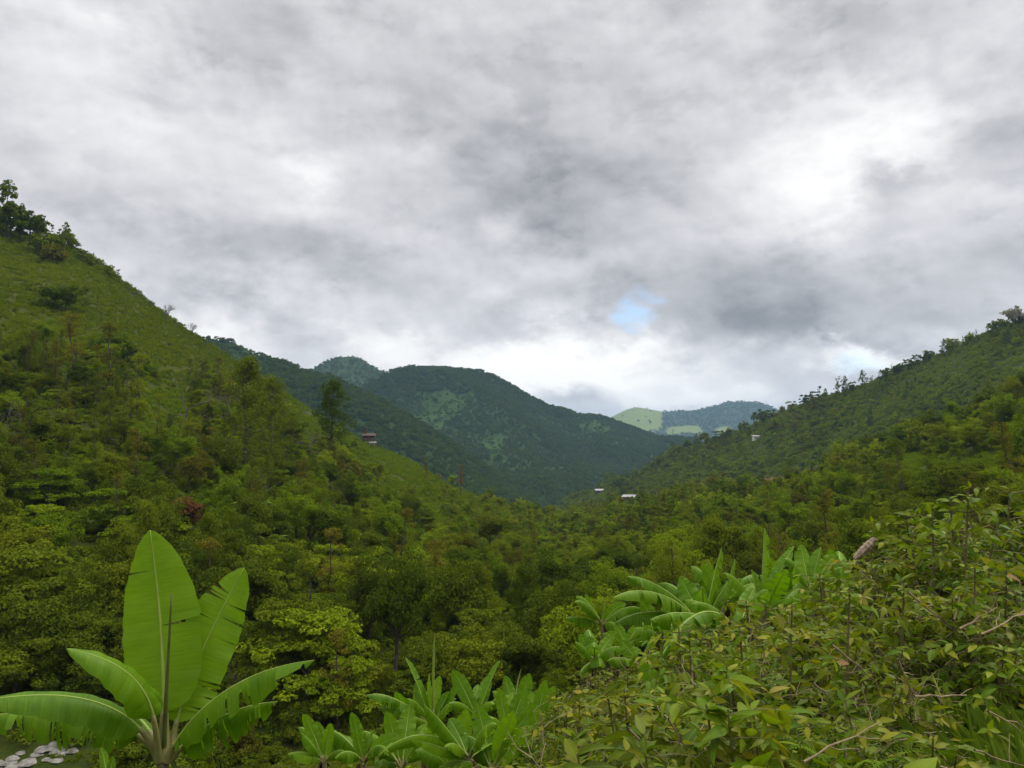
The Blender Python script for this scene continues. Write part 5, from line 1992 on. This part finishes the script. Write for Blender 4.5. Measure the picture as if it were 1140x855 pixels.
# top of each bush as seen, its distance, colour
BUSH = [(1124, 562, 6.6, 'deep green'), (1084, 577, 6.0, 'bright green'), (1046, 592, 6.3, 'deep green'), (1012, 606, 6.5, 'bright green'), (984, 618, 5.9, 'deep green'),
        (958, 642, 7.2, 'olive'), (934, 660, 7.6, 'bright green'), (908, 672, 6.8, 'bright green'), (878, 684, 7.0, 'deep green'), (848, 690, 6.2, 'olive'), (822, 706, 6.6, 'deep green'),
        (1106, 636, 4.8, 'olive'), (1056, 655, 4.8, 'deep green'), (1006, 676, 4.7, 'olive'), (955, 690, 4.8, 'bright green'), (904, 706, 4.6, 'olive'), (856, 722, 4.5, 'deep green'),
        (806, 735, 4.9, 'bright green'), (766, 730, 5.8, 'bright green'), (724, 744, 6.4, 'deep green'), (690, 764, 6.4, 'olive'), (1132, 690, 4.6, 'deep green'), (1075, 715, 4.3, 'bright green'),
        (1022, 738, 3.8, 'deep green'), (968, 752, 3.7, 'olive'), (908, 766, 3.6, 'deep green'), (848, 775, 3.5, 'bright green'), (790, 784, 3.7, 'bright green'), (738, 790, 4.0, 'deep green'),
        (696, 790, 4.8, 'bright green'), (655, 800, 5.4, 'olive'), (622, 814, 5.8, 'deep green'), (690, 822, 3.5, 'olive'), (762, 818, 3.0, 'deep green'), (830, 806, 2.9, 'bright green'),
        (930, 806, 2.9, 'deep green'), (606, 838, 4.8, 'bright green'), (566, 846, 5.0, 'olive'), (640, 772, 10.0, 'deep green'), (604, 800, 12.0, 'bright green'), (684, 756, 10.5, 'olive'),
        (1136, 740, 4.4, 'olive'), (870, 812, 2.8, 'olive'), (1000, 800, 2.9, 'deep green'), (718, 772, 7.5, 'deep green'), (664, 786, 8.0, 'deep green'), (770, 760, 7.0, 'bright green'), (980, 650, 8.5, 'deep green'),
        (1060, 620, 8.0, 'olive'), (1110, 605, 8.5, 'deep green'), (900, 690, 8.8, 'deep green'), (840, 705, 9.0, 'bright green'), (790, 722, 9.0, 'deep green'), (740, 735, 9.2, 'olive')]
SHOOT = [(1000, 590, 6.0, 'deep green'), (972, 612, 6.4, 'bright green'), (1030, 580, 5.6, 'bright green'), (925, 636, 6.2, 'deep green'), (892, 655, 5.8, 'bright green'), (862, 668, 5.6, 'deep green'),
         (1068, 562, 5.4, 'deep green'), (1100, 556, 5.8, 'bright green'), (1092, 624, 4.3, 'bright green'), (990, 652, 4.4, 'deep green'), (940, 672, 4.2, 'bright green'), (880, 690, 4.0, 'deep green'),
         (835, 704, 4.3, 'bright green'), (780, 716, 4.8, 'deep green'), (736, 738, 4.6, 'bright green'), (700, 752, 4.9, 'deep green')]
BUSH += [(650, 752, 12.5, 'deep green'), (676, 744, 12.0, 'olive'), (704, 738, 11.5, 'deep green'), (628, 768, 13.0, 'olive')]
NB = len(BUSH)
BUSH += SHOOT
BNEAR = [(963, 608, 'curled dried leaf'), (1060, 590, 'tallest bushes by the picture edge'), (1122, 642, 'orange dead leaf'), (960, 665, 'yellow leaf sprig'), (860, 660, 'tall torn banana leaf'),
         (905, 660, 'fan of bright banana leaves'), (730, 755, 'single-leaved banana sucker'), (665, 740, 'pale banana sucker'), (610, 790, 'edge of the banana cluster'), (780, 700, 'long level banana leaf'),
         (1040, 680, 'slanting dead twig'), (1045, 775, 'level dead twig'), (935, 735, 'long pale dead twig'), (940, 830, 'fern'), (1110, 820, 'tall grass'), (760, 800, 'big drooping leaves at the bottom edge'),
         (850, 770, 'large speckled leaves'), (1100, 730, 'twiggy tangle at the side'), (690, 800, 'low bushes at the foot of the bank')]
bl = {}
rb = np.random.default_rng(77)
blist = []
for i, (px, py, Y, tn) in enumerate(BUSH):
    t_ = at(px + float(rb.uniform(-8, 8)), py + float(rb.uniform(-14, 26) if py > 620 else rb.uniform(-8, 8)), Y)
    gz = ground_z(t_.x, t_.y)
    H_ = max(.5, t_.z - gz)
    big = (Y < 4 and px < 900 and i % 2 == 0)
    c = [8, 9] if i >= NB else [k for k in range(8) if (k >= 6) == big]
    c.sort(key=lambda k: abs(COF[k][0] - H_))
    k = c[int(rb.integers(2))] if abs(COF[c[1]][0] - H_) < .9 else c[0]
    s = H_ / COF[k][0] / .93
    big = big and i < NB
    e = empty('broad_leaved_bush' if big else 'coffee_bush', (t_.x, t_.y, gz), float(rb.uniform(0, 6.28)), 1)
    e.scale = (min(s, 1.25), min(s, 1.25), s)
    for nm, m in (('foliage', COF[k][1][tn]), ('stems', COF[k][2])):
        o = bpy.data.objects.new(nm, m)
        COL.objects.link(o)
        o.parent = e
    n_ = min(BNEAR, key=lambda L: math.hypot(L[0] - px, L[1] - py - 15))
    rel = 'beside' if abs(n_[0] - px) > abs(n_[1] - py - 15) else ('above' if py + 15 < n_[1] else 'below')
    kind_ = 'tall loose coffee shoot' if i >= NB else 'large-leaved bush' if big else 'coffee bush'
    blist.append((e, tn, kind_, rel, n_[2], Y))
    bl.setdefault((tn, kind_, rel, n_[2]), []).append(i)
for key, idx in bl.items():
    idx.sort(key=lambda i: blist[i][5])
    for r_, i in enumerate(idx):
        e, tn, big, rel, lm, Y = blist[i]
        w = '' if len(idx) == 1 else (('front ', 'rear ') if len(idx) == 2 else ('front ', 'middle ', 'rear ', 'hindmost '))[r_]
        tag(e, f'{w}{tn} {big} {rel} the {lm}', 'bush', 'bushes covering the near bank')

# dead twigs, dried leaves
TW = [((1011, 659), (1060, 700), 4.3, 'slanting pale dead twig crossing the bushes under the tall coffee'), ((926, 718), (972, 756), 3.4, 'long pale dead twig lying through the olive bushes'),
      ((1068, 700), (1110, 676), 4.2, 'short rising dead twig in the tangle at the side'), ((1092, 706), (1146, 680), 4.0, 'forked dead twig by the picture edge'),
      ((1018, 775), (1076, 774), 3.2, 'level dead twig lying above the grass'), ((895, 848), (980, 804), 2.5, 'brown dead twig beside the fern'),
      ((1100, 792), (1146, 812), 2.6, 'curved dead twig holding a pale lobed leaf'), ((1085, 835), (1142, 853), 2.4, 'lowest dead twig at the corner in the grass'),
      ((1062, 690), (1072, 655), 4.4, 'upright dead twig beside the slanting one'), ((905, 760), (925, 776), 3.3, 'tiny dead twig under the long pale one'),
      ((1000, 735), (1018, 780), 3.5, 'dead twig hanging over the level twig'), ((744, 800), (770, 845), 2.8, 'thin dead twig among the big drooping leaves'),
      ((625, 785), (646, 764), 13.5, 'dry stick leaning from the banana cluster'), ((700, 812), (745, 850), 3.2, 'dead twig behind the large-leaved bush')]
for i, (a, b, Y, lb) in enumerate(TW):
    g = np.random.default_rng(900 + i)
    p0, p1 = np.array(at(*a, Y)), np.array(at(*b, Y + .15))
    ln = np.linalg.norm(p1 - p0)
    mb = MB()
    p = wig(g, p0, p1, 7, .012) - p0
    mb.tube(p, np.linspace(.0055, .0025, 7) * Y / 4, 6)
    for f_ in (.45, .7):
        q = p[int(f_ * 6)]
        d = nrm(p[-1] + g.normal(0, .5, 3) * ln)
        mb.tube(wig(g, q, q + d * ln * .28, 4, .05), np.linspace(.003, .0015, 4) * Y / 4, 4)
    o = mb.obj('dead_twig', m_twig)
    o.location = p0
    tag(o, lb, 'twig', 'dead twigs in the bushes')


def sprig(name, px, py, Y, n, L, mat, label, cat, seed, Wr=.4, fan=1.0, dr=.4):
    g = np.random.default_rng(seed)
    c = at(px, py, Y)
    mb = MB()
    a = np.linspace(0, 6.28 * fan, n, endpoint=False) + g.normal(0, .2, n)
    d = np.stack([np.cos(a), -.35 + 0 * a, np.sin(a) * .6], 1)
    fine_leaves(mb, np.zeros((n, 3)), d, np.tile([0, -.6, .8], (n, 1)) + g.normal(0, .2, (n, 3)), L * g.uniform(.8, 1.2, n), Wr, g, droop=dr)
    o = mb.obj(name, mat, smooth=True)
    o.location = c
    return tag(o, label, cat)


m_yel = near_leaf_mat('yellowed_leaf', [(0, (.20, .20, .035)), (1, (.32, .28, .06))])
m_odead = near_leaf_mat('orange_dead_leaf', [(0, (.25, .12, .05)), (1, (.42, .24, .12))], .7, .2)
sprig('yellow_leaf_sprig', 961, 664, 4.5, 5, .062, m_yel, 'sprig of yellow leaves in the deep green bush', 'leaf sprig', 41)
sprig('dead_leaf', 1120, 641, 4.4, 1, .09, m_odead, 'orange dead leaf caught in the bushes by the picture edge', 'dead leaf', 42, .5)
sprig('dead_leaf', 932, 737, 3.4, 1, .045, m_odead, 'small orange dead leaf hanging above the long pale twig', 'dead leaf', 43, .6)
sprig('pale_leaf_sprig', 1093, 776, 2.55, 5, .038, m_cit, 'pale lobed yellow-green leaf at the tip of the curved twig', 'leaf sprig', 44, .5)
sprig('pale_leaf_sprig', 1100, 812, 2.4, 4, .030, m_cit, 'smaller pale leaf over the lowest twig', 'leaf sprig', 45, .5)
sprig('leaf_pair', 872, 700, 3.9, 2, .075, m_yel, 'pair of pale spotted leaves hanging in the olive bush', 'leaf sprig', 46, .45, .5, .6)
sprig('leaf_cluster', 856, 772, 3.2, 4, .06, m_yel, 'cluster of pale drooping leaves above the bottom edge', 'leaf sprig', 47, .42, .5, .7)
mb = MB()
p0, p1 = np.array(at(951, 622, 6.4)), np.array(at(972, 599, 6.4))
tt = np.linspace(0, 1, 14)
sp_ = (p1 - p0) * tt[:, None] + np.array([1, 0, .2]) * (.02 * np.sin(tt * 2.6))[:, None]
sp_[-1] += [.018, 0, -.02]
g = np.random.default_rng(5)
mb.tube(sp_, (.012 + .022 * np.sin(np.clip(tt * 3.0 + .1, 0, 3.1)) * (1 + .3 * np.sin(tt * 40))), 7)
for k in range(5):
    a = k * 1.26
    off = np.array([math.cos(a), .4 * math.sin(a), math.sin(a)]) * .022
    mb.tube(sp_ + off * np.sin(tt * 3.1)[:, None] * (1 + .3 * np.sin(tt * 23 + k))[:, None], .006, 4)
o = mb.obj('dried_leaf', flat_mat('curled_dry_leaf', (.16, .10, .065), (.46, .36, .26), 30))
o.location = p0
tag(o, 'curled dried pinkish-brown leaf standing up out of the bushes', 'dead leaf')


def fern_plant(px, py, Y, n, ln, label, seed):
    g = np.random.default_rng(seed)
    c = at(px, py, Y)
    gz = ground_z(c.x, c.y)
    e = tag(empty('fern', (c.x, c.y, gz)), label, 'fern', 'ferns in the bushes')
    top = c.z - gz
    for k in range(n):
        a = k * 6.28 / n + g.uniform(-.2, .2)
        mb = MB()
        u = np.linspace(0, 1, 14)
        d, s = np.array([math.cos(a), math.sin(a), 0]), np.array([-math.sin(a), math.cos(a), 0])
        pts = d * (ln * u)[:, None] + UP * (top * .82 + ln * .75 * np.sin(u * 2.0))[:, None]
        mb.tube(np.vstack([[(0, 0, -.05), (0, 0, top * .4)], pts]), np.concatenate([[.004, .004], np.linspace(.004, .0012, 14)]), 4)
        for sg in (-1, 1):
            uu = np.linspace(.15, .98, 22)
            pp = np.stack([np.interp(uu, u, pts[:, i]) for i in range(3)], 1)
            wl = ln * .3 * (1.05 - uu)
            tip = pp + s * (sg * wl)[:, None] + d * (.3 * wl)[:, None] - UP * (.15 * wl)[:, None]
            w = d * ln * .019
            q = np.stack([pp - w, pp * .4 + tip * .6 - w * .8, tip, pp * .4 + tip * .6 + w * .8], 1).reshape(-1, 3)
            mb.add(q, [np.arange(len(q)).reshape(-1, 4)], 0, np.repeat(g.uniform(0, 1, 22), 4))
        mb.obj('frond', m_fern, e)


fern_plant(945, 826, 2.9, 11, .26, 'bright fern with feathery fronds below the olive bush', 61)
fern_plant(912, 842, 2.6, 10, .18, 'smaller fern at the bottom edge beside the brown twig', 62)
# broad-leaved plant at the bottom edge
c = at(1028, 850, 2.0)
e = tag(empty('broad_leaved_plant', c - Vector((0, 0, .5))), 'plant with two large arched leaves at the bottom edge under the grass', 'plant')
g = np.random.default_rng(8)
mb = MB()
fine_leaves(mb, np.array([[0, .0, .40], [-.02, .05, .42], [.05, .05, .38], [.0, .05, .36]]), np.array([[-1, -.2, .5], [.55, .1, .75], [1, -.2, .3], [-.4, .3, .6]]), np.array([[0, -.35, 1.0], [-.2, -.5, .8], [.3, -.4, 1], [0, -.4, 1]]),
            np.array([.125, .115, .085, .10]), .6, g, droop=.4, fold=.25, rnd=np.array([.75, .85, .15, .6]))
mb.obj('leaves', m_cit, e, smooth=True)
mb = MB()
for k in range(4):
    mb.tube([(0, 0, -.3), (0.01 * k, .01, .1), (.01 * k - .02, .02, .40)], [.008, .006, .004], 5)
mb.obj('stem', m_stem, e)

# tall grass at the corner, and leafy growth under the bushes
m_tall = near_leaf_mat('tall_grass_blades', [(0, (.03, .085, .004)), (.5, (.085, .19, .006)), (.9, (.17, .28, .012)), (1, (.24, .22, .05))], .6, .1)
blades = []
for k in range(2):
    blades.append(src_obj(f_tuft(np.random.default_rng(340 + k), 22, .85, .18, .011), m_tall))
g = np.random.default_rng(51)
gl = []
for _ in range(110):
    y = g.uniform(2.7, 4.4)
    px = 1040 + 130 * math.sqrt(g.uniform())
    x = at(px, HOR, y).x
    gl.append((blades[int(g.integers(2))], (x, y, ground_z(x, y) - .03), g.uniform(0, 6.28), 0., g.uniform(.6, 1.15)))
scatter_mass('tall_grass', gl)
wl = []
for k in range(3):
    g_ = np.random.default_rng(360 + k)
    mb = MB()
    n = 320
    q = g_.uniform(-.55, .55, (n, 3)) * [1, 1, .55] + [0, 0, .3]
    fine_leaves(mb, q, g_.normal(0, 1, (n, 3)) + [0, 0, .2], np.tile([0, 0, 1.0], (n, 1)) + g_.normal(0, .5, (n, 3)), g_.uniform(.04, .09, n), .5, g_)
    wl.append(src_obj(mb, (m_cof, m_cof2, m_cof)[k]))
ul = []
for _ in range(620):
    y = 2.9 + 9 * g.uniform() ** 1.3
    px = g.uniform(560, 1240)
    x = at(px, HOR, y).x
    ul.append((wl[int(g.integers(3))], (x, y, ground_z(x, y) - .05), g.uniform(0, 6.28), 0., g.uniform(.6, 1.25)))
for _ in range(160):
    y = g.uniform(9, 22)
    px = g.uniform(180, 720)
    x = at(px, HOR, y).x
    ul.append((wl[int(g.integers(3))], (x, y, ground_z(x, y) - .05), g.uniform(0, 6.28), 0., g.uniform(.8, 1.5)))
scatter_mass('bush_undergrowth', ul)
